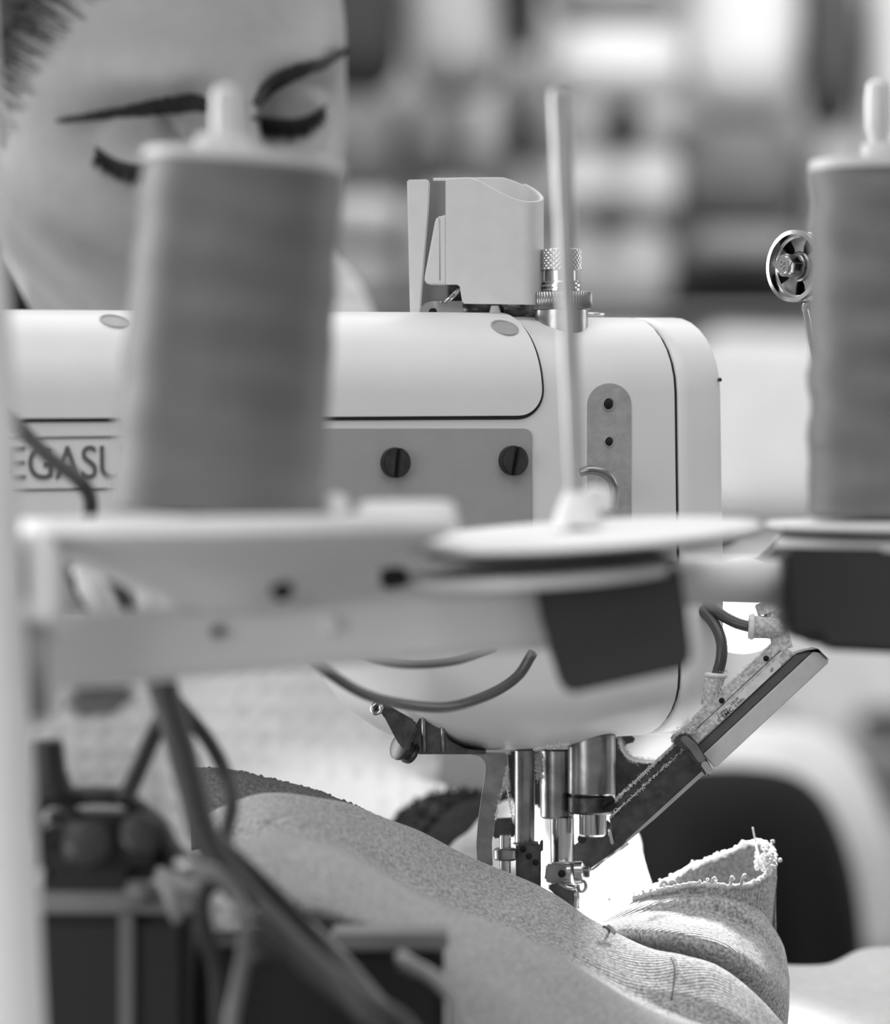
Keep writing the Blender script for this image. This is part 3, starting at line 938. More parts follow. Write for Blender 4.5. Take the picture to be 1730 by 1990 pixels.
# arms that tie the plates together, hidden behind the blocks
obj('tie_arm', *tube([P(1060, 1180, 0.975), P(1340, 1130, 1.0), P(1700, 1140, 1.02)], 0.006, 12), STAND_LIGHT, stand)

# thread cones
def cone_of_thread(name, b, t, rb_, rt_, label, m, rimlabel, waves, hub_shift):
    ax = t - b
    H = ax.length
    root = empty(name, b, label, 'thread cone', 'thread cones on the stand')
    def wind(th, h, r):
        if h < H * 0.02 or h > H * 0.97: return r
        return r + waves * (math.sin(h * 2 * math.pi / 0.0125 + th * 1.0) * 0.6 + math.sin(h * 2 * math.pi / 0.017 - 2 * th + 1) * 0.5 + math.sin(h * 2 * math.pi / 0.0041 + 3 * th) * 0.15)
    prof = [(rb_ * 0.9, 0), (rb_, H * 0.012)] + [(rb_ + (rt_ - rb_) * k / 60, H * (0.015 + 0.955 * k / 60)) for k in range(61)] + [(rt_ * 0.93, H * 0.985)]
    obj('thread_winding', *lathe(prof, b, ax, 64, wind), m, root)
    obj('top_rim', *lathe([(rt_ * 0.9, H * 0.97), (rt_ * 1.01, H * 0.972), (rt_ * 1.02, H * 0.985), (rt_ * 1.0, H * 1.0), (rt_ * 0.3, H * 1.004)], b, ax, 56), CONE_PLASTIC, root, angle=40)
    x, y, z = frame_from(ax)
    hc = t + hub_shift
    obj('hub', *lathe([(rt_ * 0.29, -0.002), (rt_ * 0.28, 0.0035), (rt_ * 0.24, 0.0045), (rt_ * 0.1, 0.0045)], hc, ax, 36), CONE_PLASTIC, root, angle=40)
    return root
DS = 0.93
ks = DS / FPX
cone_of_thread('thread_cone', P(418, 1006, DS), P(474, 305, DS), 210 * ks, 195 * ks,
               'large grey thread cone on the left dish of the stand, in front of the face', THREAD_L, '', 0.0003, Vector((-42 * ks, 0, 2 * ks)))
DR2 = 1.03
k2 = DR2 / FPX
cone_of_thread('thread_cone', P(1708, 1008, DR2), P(1712, 314, DR2), 138 * k2, 137 * k2,
               'grey thread cone at the right edge, cut off by the picture frame', THREAD_R, '', 0.0005, Vector((0, 0, 0)))
obj('spool_pin', *lathe([(0.0029, 0), (0.0029, 0.0865), (0.0026, 0.0882), (0.0012, 0.089)], P(437, 275, DS) - Vector((0, 0, 0.0765)), (0, 0, 1), 28), PIN_METAL, stand, angle=40)
obj('spool_pin', *lathe([(0.0021, 0), (0.0021, 0.0945), (0.003, 0.097), (0.0031, 0.104), (0.0026, 0.108), (0.0012, 0.109)], P(1706, 265, DR2) - Vector((0, 0, 0.095)), (0, 0, 1), 28), PIN_METAL, stand, angle=40)

# ------------------------------------------------------------------ guide pulley behind the right cone
PU = 1.2
pw = P(1556, 518, PU)
pax = Vector((-0.74, -0.67, 0.02)).normalized()
pul = empty('guide_pulley', (pw.x, pw.y, TABLE_Z), 'small chrome spoked pulley with a hex bolt, half hidden by the right thread cone', 'pulley')
R_ = 70 * PU / FPX
obj('rim', *lathe([(R_ * 0.80, -0.0030), (R_ * 1.0, -0.0034), (R_ * 1.0, -0.0018), (R_ * 0.93, 0), (R_ * 1.0, 0.0018), (R_ * 1.0, 0.0034), (R_ * 0.88, 0.0036), (R_ * 0.86, 0.0010), (R_ * 0.80, 0.0008), (R_ * 0.80, -0.0030)], pw, pax, 56), CHROME, pul, angle=35)
geos = []
x_, y_, z_ = frame_from(pax)
for k in range(5):
    a0 = math.radians(72 * k + 20)
    pts = []
    for rr, da in ((0.30, -34), (0.55, -20), (0.84, -24), (0.84, 0), (0.84, 24), (0.55, 20), (0.30, 34)):
        a = a0 + math.radians(da)
        pts.append(pw + x_ * R_ * rr * math.cos(a) + y_ * R_ * rr * math.sin(a) - z_ * 0.0012)
    obj('spoke', *prism(pts, z_ * 0.0016, 0.0002), STEEL, pul, angle=35)
obj('web', *lathe([(R_ * 0.42, -0.0014), (R_ * 0.42, 0.0008), (R_ * 0.38, 0.0012)], pw, pax, 40), STEEL, pul, angle=35)
obj('back_disc', *lathe([(R_ * 0.84, -0.0034), (R_ * 0.84, -0.0028)], pw, pax, 40), BLACK_STEEL, pul)
wsh = obj('washer', *lathe([(R_ * 0.36, 0.0008), (R_ * 0.36, 0.0022), (R_ * 0.33, 0.0025)], pw, pax, 32), STEEL, pul, angle=35)
hexp = [pw + (x_ * math.cos(math.radians(60 * k + 12)) + y_ * math.sin(math.radians(60 * k + 12))) * R_ * 0.34 + z_ * 0.0022 for k in range(6)]
bolt = obj('hex_bolt', *prism(hexp, z_ * 0.0052, 0.0004), CHROME, pul, angle=35)
obj('bolt_face', *lathe([(R_ * 0.27, 0.0072), (R_ * 0.25, 0.0078), (R_ * 0.23, 0.0076), (R_ * 0.02, 0.0076)], pw, pax, 30), CHROME, bolt, angle=30)
xd = Vector((0.67, -0.74, 0.0)).normalized()
text_part('bolt_mark', '8', 0.0040, pw + z_ * 0.0077 - xd * 0.0011 - Vector((0, 0, 0.0014)), xd, Vector((0, 0, 1)), CHROME, bolt, extrude=0.0002)
obj('pulley_arm', *tube(catmull([pw - pax * 0.003 + Vector((0.004, 0.004, -0.004)), P(1566, 592, 1.212), P(1571, 628, 1.215), P(1600, 800, 1.225), P(1605, 1050, 1.25), P(1560, 1130, 1.27), P(1400, 1130, 1.265)], 50), 0.0010, 10), CHROME, pul)
obj('yoke', *prism([P(x, y, 1.208) for x, y in ((1548, 452), (1580, 448), (1600, 470), (1600, 520), (1576, 500), (1566, 470))], (0, 0.0014, 0), 0.0003), CHROME, pul, angle=35)

# ------------------------------------------------------------------ cables and hoses
def cable(name, pts, rpx, m, label, seg=14, cat='cable', group='cables and hoses around the thread stand'):
    r = rpx * pts[len(pts) // 2][2] / FPX
    if pts[-1][1] >= 2000:                     # below the frame the cable runs on down to the table
        x, y, d = pts[-1]
        ty = CY + (CAM_Z - TABLE_Z - r) / d * FPX
        pts = list(pts) + [(x + 40, (y + ty) / 2, d), (x + 70, ty - 20, d - 0.005), (x + 170, ty, d - 0.012)]
    path = catmull(PS(pts), 56)
    o = obj(name, *tube(path, r, seg), m)
    return tag(o, label, cat, group)
SHINY = mat('shiny_grey_cable', 128, rough=0.25, var=0.1, vscale=90)
PALE = mat('pale_cable', 160, rough=0.4)
cable('air_hose', [(560, 1255, 1.06), (610, 1288, 1.075), (700, 1345, 1.10), (780, 1368, 1.125), (870, 1374, 1.145), (950, 1350, 1.16), (1005, 1315, 1.17), (1035, 1270, 1.175)], 10.5, HOSE,
      'dark hose hanging in a wide curve below the stand arm', cat='hose')
cable('air_hose', [(640, 1250, 1.09), (710, 1279, 1.105), (790, 1292, 1.12), (880, 1286, 1.135), (960, 1262, 1.15)], 8, HOSE,
      'short dark hose just above the wide hanging hose', cat='hose')
cable('power_cable', [(300, 1270, 0.985), (318, 1340, 0.985), (345, 1430, 0.98), (372, 1530, 0.975), (396, 1620, 0.97), (440, 1700, 0.965), (520, 1790, 0.96), (610, 1880, 0.955), (700, 1950, 0.95), (800, 2030, 0.95)], 30, CABLE_GREY,
      'thickest dark grey cable running down from the stand arm')
cable('power_cable', [(330, 1350, 1.01), (360, 1385, 1.01), (405, 1440, 1.01), (436, 1500, 1.01), (450, 1560, 1.005), (440, 1620, 1.0), (430, 1700, 0.99)], 15, CABLE_BLACK,
      'thin black cable curving over the edge of the grey cloth')
cable('power_cable', [(330, 1370, 1.0), (300, 1425, 1.0), (265, 1505, 0.995), (240, 1560, 0.99)], 18, CABLE_BLACK, 'short black cable leaning left below the stand arm')
cable('power_cable', [(400, 1610, 0.99), (450, 1660, 0.985), (530, 1735, 0.98), (600, 1810, 0.975), (660, 1890, 0.97), (740, 1990, 0.965), (770, 2030, 0.965)], 17, CABLE_BLACK, 'black cable beside the thickest grey cable')
cable('power_cable', [(600, 1800, 0.985), (660, 1860, 0.98), (730, 1940, 0.975), (800, 2030, 0.97)], 15, SHINY, 'shiny grey cable at the bottom, right of the thick cable')
cable('power_cable', [(500, 1770, 0.955), (560, 1825, 0.95), (630, 1890, 0.945), (700, 1970, 0.94), (740, 2030, 0.94)], 17, CABLE_GREY, 'dark grey cable at the bottom, left of the shiny cable')
cable('air_hose', [(350, 1680, 0.95), (375, 1686, 0.945), (420, 1700, 0.94), (455, 1735, 0.94), (474, 1790, 0.94), (476, 1850, 0.945), (460, 1930, 0.95), (450, 2030, 0.95)], 15, SHINY, 'shiny grey hose looping between the black box and the thick cable', cat='hose')
cable('air_hose', [(440, 1700, 0.965), (400, 1730, 0.965), (392, 1770, 0.965), (405, 1830, 0.965), (425, 1900, 0.965), (432, 2030, 0.965)], 18, CABLE_BLACK, 'black hose falling beside the black box', cat='hose')
cable('air_hose', [(780, 1860, 0.99), (800, 1875, 0.985), (850, 1905, 0.98), (885, 1950, 0.975), (905, 2040, 0.97)], 15, PALE, 'pale hose bending down in front of the grey cloth', cat='hose')
cable('power_cable', [(10, 800, 1.04), (45, 838, 1.04), (95, 888, 1.035), (150, 930, 1.03), (174, 965, 1.03), (172, 1010, 1.03), (150, 1060, 1.02)], 15, CABLE_BLACK, 'black cable running across the lettering on the machine')
cable('power_cable', [(118, 1060, 1.0), (135, 1100, 1.0), (160, 1150, 1.0), (195, 1200, 1.0), (230, 1240, 1.0)], 17, CABLE_BLACK, 'black cable behind the left dish, left of the metal connector')
cable('power_cable', [(190, 1080, 1.01), (220, 1120, 1.01), (245, 1170, 1.01), (270, 1230, 1.01)], 14, CABLE_GREY, 'grey cable behind the left dish, right of the metal connector')
rodp_ = obj('metal_connector', *lathe([(0.0014, 0), (0.0022, 0.001), (0.0022, 0.003), (0.0032, 0.0045), (0.0034, 0.012), (0.0026, 0.0135), (0.0026, 0.017)], P(152, 1098, 0.985), P(205, 1190, 0.985) - P(152, 1098, 0.985), 24), PIN_METAL)
tag(rodp_, 'pale metal connector between the cables under the left dish', 'connector')
o = obj('thin_rod', *tube([P(258, 1060, 1.02), P(300, 1260, 1.02)], 0.0015, 12), STAND_LIGHT)
tag(o, 'thin pale rod slanting under the left dish', 'rod')

# solenoid valves and black control box at lower left
box = empty('control_box', (P(220, 1990, 0.99).x, 0.99, TABLE_Z), 'black control box with a pale rim and a grey vertical rib beside the post', 'control box')
zt_ = P(200, 1772, 0.99).z
cx0, cx1 = P(60, 0, 0.99).x, P(372, 0, 0.99).x
obj('case', *boxg(((cx0 + cx1) / 2, 1.025, (zt_ + TABLE_Z) / 2), (cx1 - cx0) / 2, 0.035, (zt_ - TABLE_Z) / 2, None, 0.003), mat('box_black', 26, rough=0.5), box, angle=40)
obj('lid_rim', *boxg(((cx0 + cx1) / 2, 1.025, zt_ + 0.0022), (cx1 - cx0) / 2 + 0.001, 0.036, 0.0026, None, 0.001), mat('box_rim', 132, rough=0.4), box, angle=40)
obj('rib', *boxg((P(246, 0, 0.988).x, 0.989, (zt_ + TABLE_Z) / 2), 0.0019, 0.002, (zt_ - TABLE_Z) / 2, None, 0.0005), mat('box_rib', 112, rough=0.45), box, angle=40)
VALVE = mat('valve_black', 26, rough=0.45)
VALVE2 = mat('valve_grey', 60, rough=0.35)
val = empty('solenoid_valve', (P(200, 1740, 1.0).x, 1.0, zt_ + 0.005), 'black solenoid valve cluster on top of the control box', 'valve')
V, F = merge(boxg(P(200, 1640, 1.0), 0.0155, 0.010, 0.0080, None, 0.003, 3), boxg(P(180, 1705, 1.0), 0.011, 0.009, 0.006, None, 0.002, 2))
obj('valve_body', V, F, VALVE, val, angle=45)
obj('eye_ring', *[(lambda g: g)(tube([P(105 + 38 * math.cos(a), 1594 + 40 * math.sin(a), 0.99) for a in [2 * math.pi * i / 24 for i in range(25)]], 0.0018, 10, cap=False))][0], VALVE, val)
obj('coil', *lathe([(0.0045, 0), (0.0055, 0.001), (0.0055, 0.008), (0.004, 0.009)], P(165, 1650, 0.985), (0.2, -1, 0.3), 24), VALVE2, val, angle=40)
obj('coil', *lathe([(0.004, 0), (0.005, 0.001), (0.005, 0.007), (0.0035, 0.008)], P(268, 1640, 0.985), (0.2, -1, 0.5), 24), VALVE2, val, angle=40)
obj('nose', *tube(catmull(PS([(240, 1580, 1.0), (290, 1610, 1.0), (330, 1660, 0.995), (380, 1690, 0.99)]), 16), [0.0055 - 0.0002 * i for i in range(16)], 14), VALVE, val)
obj('top_bar', *tube(PS([(80, 1552, 0.995), (180, 1545, 0.995), (255, 1548, 0.995)]), 0.0024, 12), VALVE2, val)
obj('stub', *lathe([(0.0062, 0), (0.0052, 0.003), (0.0042, 0.006), (0.0038, 0.0135), (0.0030, 0.014)], P(100, 1550, 0.99), (-0.08, 0, 1), 24), VALVE, val, angle=40)
obj('silver_lever', *tube(PS([(318, 1705, 0.97), (332, 1745, 0.97), (348, 1790, 0.97)]), 0.0017, 12), PALE, val)
obj('side_tab', *boxg(P(272, 1735, 0.985), 0.0034, 0.003, 0.003, None, 0.001), SHINY, val)
# dark machine undertray with a pale edge
tray = empty('under_tray', (P(640, 1990, 1.01).x, 1.01, TABLE_Z), 'dark tray with a pale front edge below the grey cloth', 'tray')
tz = P(700, 1850, 1.0).z
obj('tray_side', *boxg(((P(376, 0, 1.02).x + P(862, 0, 1.02).x) / 2, 1.03, (tz + TABLE_Z) / 2), (P(862, 0, 1.02).x - P(376, 0, 1.02).x) / 2, 0.02, (tz - TABLE_Z) / 2, None, 0.002), mat('tray_black', 20, rough=0.5), tray, angle=40)
obj('tray_edge', *boxg(((P(640, 0, 1.0).x + P(872, 0, 1.0).x) / 2, 1.015, tz + 0.002), (P(872, 0, 1.0).x - P(640, 0, 1.0).x) / 2, 0.012, 0.0020, None, 0.0008), mat('tray_rim', 140, rough=0.4), tray, angle=40)
obj('tray_catch', *tube(PS([(778, 1868, 0.99), (812, 1886, 0.99)]), 0.0022, 12), SHINY, tray)
obj('tray_knob', *lathe([(0.0035, 0), (0.004, 0.002), (0.003, 0.005)], P(508, 1858, 0.975), (0, -1, 0.5), 20), VALVE2, tray)

# ------------------------------------------------------------------ grey knitted garment being sewn
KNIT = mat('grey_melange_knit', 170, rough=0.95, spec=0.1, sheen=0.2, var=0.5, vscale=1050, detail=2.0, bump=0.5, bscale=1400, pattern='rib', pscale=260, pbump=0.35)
KNIT_SHADE = mat('grey_knit_shaded', 112, rough=0.95, spec=0.1, var=0.4, vscale=1000, bump=0.8, bscale=900)  # darker copy of the knit with the shade inside folds painted in
FRAY = mat('frayed_edge', 206, rough=0.95, spec=0.1, var=0.2, vscale=900, bump=0.8, bscale=1200)
SEAM = mat('seam_crease_shade', 96, rough=0.95)  # dark tone paints the shade in the seam's crease

def cloth_rows(rows, nu, nv, amp=0.0006, freq=60.0, seed=0.0):
    """rows of (px,py,d) control points -> smooth dense grid with small wrinkles"""
    R = [catmull(PS(r), nu) for r in rows]
    cols = []
    for j in range(nu):
        cols.append(catmull([R[i][j] for i in range(len(R))], nv))
    out = [[cols[j][i].copy() for j in range(nu)] for i in range(nv)]
    for i in range(nv):
        for j in range(nu):
            p = out[i][j]
            n = noise.noise_vector(p * freq + Vector((seed, 0, 0)))
            out[i][j] = p + n * amp
    return out

def cloth_obj(name, rows, nu, nv, m, parent, amp=0.0006, freq=60.0, seed=0.0, thick=0.0009):
    g = cloth_rows(rows, nu, nv, amp, freq, seed)
    V, F = grid(g)
    uv = [(j / (nu - 1), i / (nv - 1)) for i in range(nv) for j in range(nu)]
    o = obj(name, V, F, m, parent)
    md = o.modifiers.new('thickness', 'SOLIDIFY'); md.thickness = thick; md.offset = 0
    return o

garment = empty('garment', (P(1100, 1990, 1.16).x, 1.16, TABLE_Z), 'grey knitted garment with a frayed sleeve opening under the needle', 'garment')
main_rows = [
    [(395, 1640, 1.17), (470, 1620, 1.175), (560, 1612, 1.18), (660, 1622, 1.19), (760, 1640, 1.205), (900, 1700, 1.22), (1060, 1780, 1.225), (1180, 1850, 1.215), (1260, 1900, 1.205), (1330, 1920, 1.20), (1400, 1945, 1.195), (1470, 1985, 1.195), (1520, 2040, 1.2)],
    [(380, 1600, 1.14), (450, 1568, 1.145), (530, 1548, 1.15), (640, 1556, 1.16), (750, 1592, 1.175), (890, 1655, 1.19), (1050, 1730, 1.197), (1180, 1798, 1.192), (1260, 1844, 1.182), (1325, 1860, 1.176), (1400, 1884, 1.172), (1470, 1930, 1.172), (1524, 1995, 1.182)],
    [(390, 1625, 1.115), (460, 1600, 1.118), (540, 1580, 1.12), (640, 1596, 1.13), (740, 1640, 1.145), (880, 1715, 1.16), (1030, 1785, 1.168), (1165, 1860, 1.167), (1250, 1905, 1.163), (1325, 1925, 1.158), (1400, 1955, 1.152), (1470, 1995, 1.155), (1530, 2050, 1.17)],
    [(400, 1650, 1.108), (470, 1640, 1.108), (550, 1620, 1.108), (640, 1638, 1.116), (730, 1690, 1.128), (860, 1762, 1.14), (1000, 1815, 1.15), (1140, 1890, 1.153), (1240, 1950, 1.15), (1330, 1985, 1.146), (1410, 2015, 1.142), (1480, 2050, 1.145), (1540, 2090, 1.16)],
    [(420, 1660, 1.085), (480, 1655, 1.08), (560, 1640, 1.075), (640, 1655, 1.078), (730, 1700, 1.085), (855, 1768, 1.095), (990, 1822, 1.105), (1125, 1897, 1.11), (1230, 1962, 1.11), (1325, 2010, 1.11), (1415, 2050, 1.11), (1490, 2090, 1.115), (1550, 2130, 1.13)],
    [(440, 1700, 1.06), (500, 1700, 1.055), (570, 1700, 1.05), (650, 1720, 1.05), (740, 1755, 1.055), (850, 1815, 1.062), (970, 1880, 1.07), (1090, 1960, 1.078), (1200, 2020, 1.08), (1310, 2065, 1.085), (1410, 2110, 1.09), (1490, 2150, 1.1), (1550, 2190, 1.11)],
    [(470, 1760, 1.05), (520, 1765, 1.042), (590, 1775, 1.035), (660, 1785, 1.035), (750, 1810, 1.036), (850, 1860, 1.04), (950, 1940, 1.045), (1060, 2020, 1.05), (1170, 2090, 1.055), (1290, 2130, 1.06), (1400, 2170, 1.07), (1490, 2210, 1.08), (1550, 2250, 1.09)],
    [(520, 1815, 1.07), (570, 1822, 1.065), (630, 1828, 1.06), (690, 1830, 1.055), (770, 1836, 1.05), (850, 1920, 1.03), (940, 2040, 1.025), (1050, 2100, 1.03), (1170, 2170, 1.035), (1290, 2200, 1.04), (1400, 2230, 1.05), (1490, 2260, 1.06), (1550, 2290, 1.07)],
]
panel = cloth_obj('body_panel', main_rows, 220, 120, KNIT, garment, amp=0.0012, freq=45)
back_rows = [
    [(360, 1520, 1.19), (440, 1520, 1.19), (540, 1538, 1.195), (640, 1570, 1.2), (740, 1610, 1.205)],
    [(362, 1494, 1.18), (450, 1500, 1.18), (550, 1522, 1.185), (650, 1552, 1.19), (760, 1602, 1.195)],
    [(366, 1530, 1.168), (450, 1530, 1.17), (550, 1550, 1.175), (650, 1580, 1.182), (760, 1625, 1.19)],
    [(372, 1650, 1.158), (450, 1640, 1.16), (550, 1640, 1.166), (650, 1660, 1.175), (760, 1690, 1.185)],
]
cloth_obj('back_panel', back_rows, 90, 40, KNIT_SHADE, garment, amp=0.0006, freq=70)
# loops along the top edge of the back panel
g = []
edge = catmull(PS([(362, 1494, 1.18), (450, 1500, 1.18), (550, 1522, 1.185), (650, 1552, 1.19), (740, 1592, 1.194)]), 110)
for i, p in enumerate(edge):
    g.append(lathe([(0.0002, -0.0005), (0.0006, -0.0002), (0.0006, 0.0003), (0.0002, 0.0006)], p + Vector((0, 0, random.uniform(-0.0002, 0.0004))), (random.gauss(0, .3), random.gauss(0, .3), 1), 6))
V, F = merge(*g)
tag(obj('edge_loops', V, F, KNIT_SHADE, garment), kind='stuff')

slv_rows = [
    [(1150, 1840, 1.26), (1240, 1800, 1.255), (1330, 1775, 1.25), (1410, 1780, 1.25), (1475, 1810, 1.25), (1518, 1880, 1.245), (1526, 1960, 1.24)],
    [(1160, 1794, 1.232), (1240, 1750, 1.226), (1330, 1728, 1.222), (1410, 1731, 1.222), (1475, 1768, 1.224), (1516, 1835, 1.228), (1531, 1905, 1.228)],
    [(1158, 1798, 1.217), (1240, 1762, 1.211), (1330, 1746, 1.206), (1410, 1754, 1.206), (1476, 1794, 1.210), (1519, 1862, 1.217), (1532, 1930, 1.220)],
    [(1160, 1802, 1.212), (1240, 1778, 1.206), (1330, 1774, 1.202), (1412, 1788, 1.203), (1479, 1832, 1.206), (1522, 1895, 1.213), (1532, 1955, 1.217)],
    [(1166, 1806, 1.206), (1244, 1796, 1.196), (1332, 1800, 1.188), (1415, 1822, 1.188), (1482, 1866, 1.194), (1524, 1922, 1.206), (1531, 1975, 1.212)],
    [(1178, 1814, 1.202), (1250, 1814, 1.190), (1336, 1824, 1.181), (1418, 1850, 1.180), (1482, 1893, 1.188), (1522, 1945, 1.203), (1529, 1995, 1.210)],
    [(1196, 1826, 1.201), (1264, 1842, 1.191), (1344, 1862, 1.184), (1420, 1892, 1.183), (1478, 1932, 1.190), (1518, 1978, 1.203), (1525, 2030, 1.209)],
    [(1210, 1850, 1.206), (1276, 1876, 1.197), (1350, 1902, 1.192), (1422, 1930, 1.191), (1474, 1970, 1.196), (1512, 2015, 1.206), (1520, 2060, 1.212)],
]
cloth_obj('sleeve_fold', slv_rows, 130, 80, KNIT, garment, amp=0.0005, freq=80, seed=4)
front_rim = [(1232, 1746, 1.218), (1290, 1730, 1.212), (1350, 1719, 1.208), (1410, 1722, 1.208), (1452, 1722, 1.212), (1490, 1701, 1.22), (1506, 1680, 1.23)]
back_rim = [(1232, 1744, 1.222), (1290, 1714, 1.238), (1350, 1683, 1.252), (1420, 1655, 1.258), (1470, 1637, 1.255), (1500, 1652, 1.245), (1506, 1680, 1.23)]
dn = lambda r, dy, dd=0.0, dx=0: [(x + dx, y + dy, d + dd) for x, y, d in r]
cloth_obj('opening_back', [back_rim, dn(back_rim, 40, 0.001), dn(back_rim, 100, 0.0), dn(back_rim, 180, -0.004)], 70, 30, KNIT_SHADE, garment, amp=0.0004, freq=120)
cloth_obj('opening_front', [front_rim, dn(front_rim, 30, 0.001), dn(front_rim, 90, 0.004), dn(front_rim, 170, 0.008)], 70, 30, KNIT, garment, amp=0.0003, freq=120)
g = []
for rim in (front_rim, back_rim):
    e = catmull(PS(rim), 150)
    for i, p in enumerate(e):
        e[i] = p + noise.noise_vector(p * 900) * 0.0005
    rr = [0.0008 + 0.0004 * noise.noise(p * 700) for p in e]
    g.append(tube(e, rr, 7))
    for i in range(2, 148):
        q = e[i] + Vector((random.gauss(0, .0004), random.gauss(0, .0004), random.gauss(0.0002, .0004)))
        g.append(lathe([(0.0001, -0.0005), (0.0005, -0.0001), (0.0004, 0.0004), (0.0001, 0.0006)], q, (random.gauss(0, 1), random.gauss(0, 1), random.gauss(0, 1)), 5))
for x, y, dx, dy in ((1284, 1722, 8, -10), (1300, 1718, 10, -6), (1382, 1722, 7, -16), (1420, 1720, 3, -16), (1440, 1722, 8, -22)):
    g.append(tube(catmull(PS([(x, y, 1.209), (x + dx * .4, y + dy * .7, 1.207), (x + dx, y + dy, 1.208), (x + dx + 3, y + dy + 5, 1.209)]), 12), 0.0005, 6))
for i in range(60):
    p = P(1492 + random.gauss(0, 10), 1672 + random.gauss(0, 14), 1.228 + random.gauss(0, 0.003))
    g.append(lathe([(0.0001, -0.0007), (0.0008, -0.0001), (0.0006, 0.0005), (0.0001, 0.0008)], p, (random.gauss(0, 1), random.gauss(0, 1), random.gauss(0, 1)), 6))
V, F = merge(*g)
tag(obj('frayed_rim', V, F, FRAY, garment), kind='stuff')
V, F = tube(catmull(PS([(1463, 1608, 1.236), (1466, 1622, 1.236), (1469, 1640, 1.235), (1475, 1665, 1.224), (1484, 1685, 1.22), (1492, 1694, 1.218)]), 24), 0.00028, 6)
obj('loose_thread', V, F, FRAY, garment)
def surf_bvh(o):
    inv = root_inv(o).inverted()
    return BVHTree.FromPolygons([inv @ v.co for v in o.data.vertices], [tuple(p.vertices) for p in o.data.polygons])
PANEL_BV = surf_bvh(panel)
def on_panel(px, py, off):
    d = (P(px, py, 1.0) - Vector((0, 0, CAM_Z))).normalized()
    loc, nor, i, t = PANEL_BV.ray_cast(Vector((0, 0, CAM_Z)), d)
    return (loc if loc is not None else P(px, py, 1.18)) - d * off
for line, r in (([(1303, 1862), (1309, 1872), (1312, 1890), (1310, 1915), (1305, 1945)], 0.00045), ([(1172, 1800), (1180, 1804), (1190, 1814)], 0.0004)):
    c_ = catmull([Vector((x, y, 0)) for x, y in line], 24)
    V, F = tube([on_panel(p.x, p.y, 0.0002) for p in c_], r, 8)
    obj('seam', V, F, SEAM, garment)
    V, F = tube([on_panel(p.x + 7, p.y, -0.0003) for p in c_], r * 2.0, 8)
    obj('seam_ridge', V, F, KNIT, garment)

# white cloth lying on the table at the right
WHITE_CLOTH = mat('white_cotton', 196, rough=0.95, spec=0.1, var=0.05, vscale=300, bump=0.3, bscale=600)
wc = [
    [(1500, 1900, 1.52), (1600, 1905, 1.54), (1680, 1890, 1.56), (1780, 1880, 1.58), (1900, 1880, 1.6)],
    [(1500, 1878, 1.45), (1560, 1876, 1.46), (1620, 1868, 1.47), (1670, 1850, 1.48), (1740, 1846, 1.5), (1900, 1840, 1.52)],
    [(1500, 1915, 1.40), (1570, 1910, 1.40), (1630, 1905, 1.41), (1690, 1885, 1.42), (1760, 1885, 1.43), (1900, 1885, 1.45)],
    [(1500, 1945, 1.36), (1580, 1940, 1.36), (1650, 1940, 1.36), (1700, 1930, 1.37), (1780, 1925, 1.38), (1900, 1925, 1.4)],
    [(1500, 2010, 1.30), (1590, 2000, 1.30), (1660, 2000, 1.30), (1720, 1990, 1.31), (1800, 1990, 1.32), (1900, 1990, 1.34)],
    [(1500, 2090, 1.27), (1600, 2080, 1.27), (1680, 2080, 1.27), (1740, 2080, 1.28), (1800, 2080, 1.28), (1900, 2080, 1.3)],
]
wc = [[(x, y, 1.25 + (d - 1.27) * 0.5) for x, y, d in r] for r in wc]
g_ = cloth_rows(wc, 60, 40, 0.003, 28, 3)
V, F = grid(g_)
o = obj('white_cloth', V, F, WHITE_CLOTH)
o.modifiers.new('thickness', 'SOLIDIFY').thickness = 0.002
tag(o, 'white cotton cloth lying rumpled on the table at the lower right corner', 'cloth')

# ------------------------------------------------------------------ person
SKIN = mat('skin', 160, rough=0.5, var=0.05, vscale=120, bump=0.12, bscale=500)
HAIR = mat('dark_hair', 66, rough=0.7, var=0.3, vscale=200)
BROW = mat('brow_hair', 40, rough=0.6)
SWEATER = mat('white_waffle_knit', 214, rough=0.95, spec=0.1, var=0.06, vscale=220, pattern='waffle', pscale=36, pbump=0.9)
CUFF = mat('black_fuzzy_cuff', 30, rough=0.95, var=0.5, vscale=400, bump=1.0, bscale=500)
TROUSERS = mat('dark_trousers', 60, rough=0.9)

person = empty('person', (P(90, 995, 1.66).x, 1.66, 0.0), 'person in a white waffle-knit sweater bending over the sewing machine, eyes lowered', 'person')

HS = 0.95
HR = Matrix.Rotation(math.radians(-11), 3, 'Y') @ Matrix.Rotation(math.radians(25), 3, 'Z') @ Matrix.Rotation(math.radians(20), 3, 'X')
HO = P(452, 262, 1.40) - HR @ Vector((0, -0.083, 0)) * HS

def g2(x, sx, z=0.0, sz=1.0):
    return math.exp(-(x / sx) ** 2 - (z / sz) ** 2)
def sstep(a, b, t):
    t = max(0.0, min(1.0, (t - a) / (b - a)))
    return t * t * (3 - 2 * t)

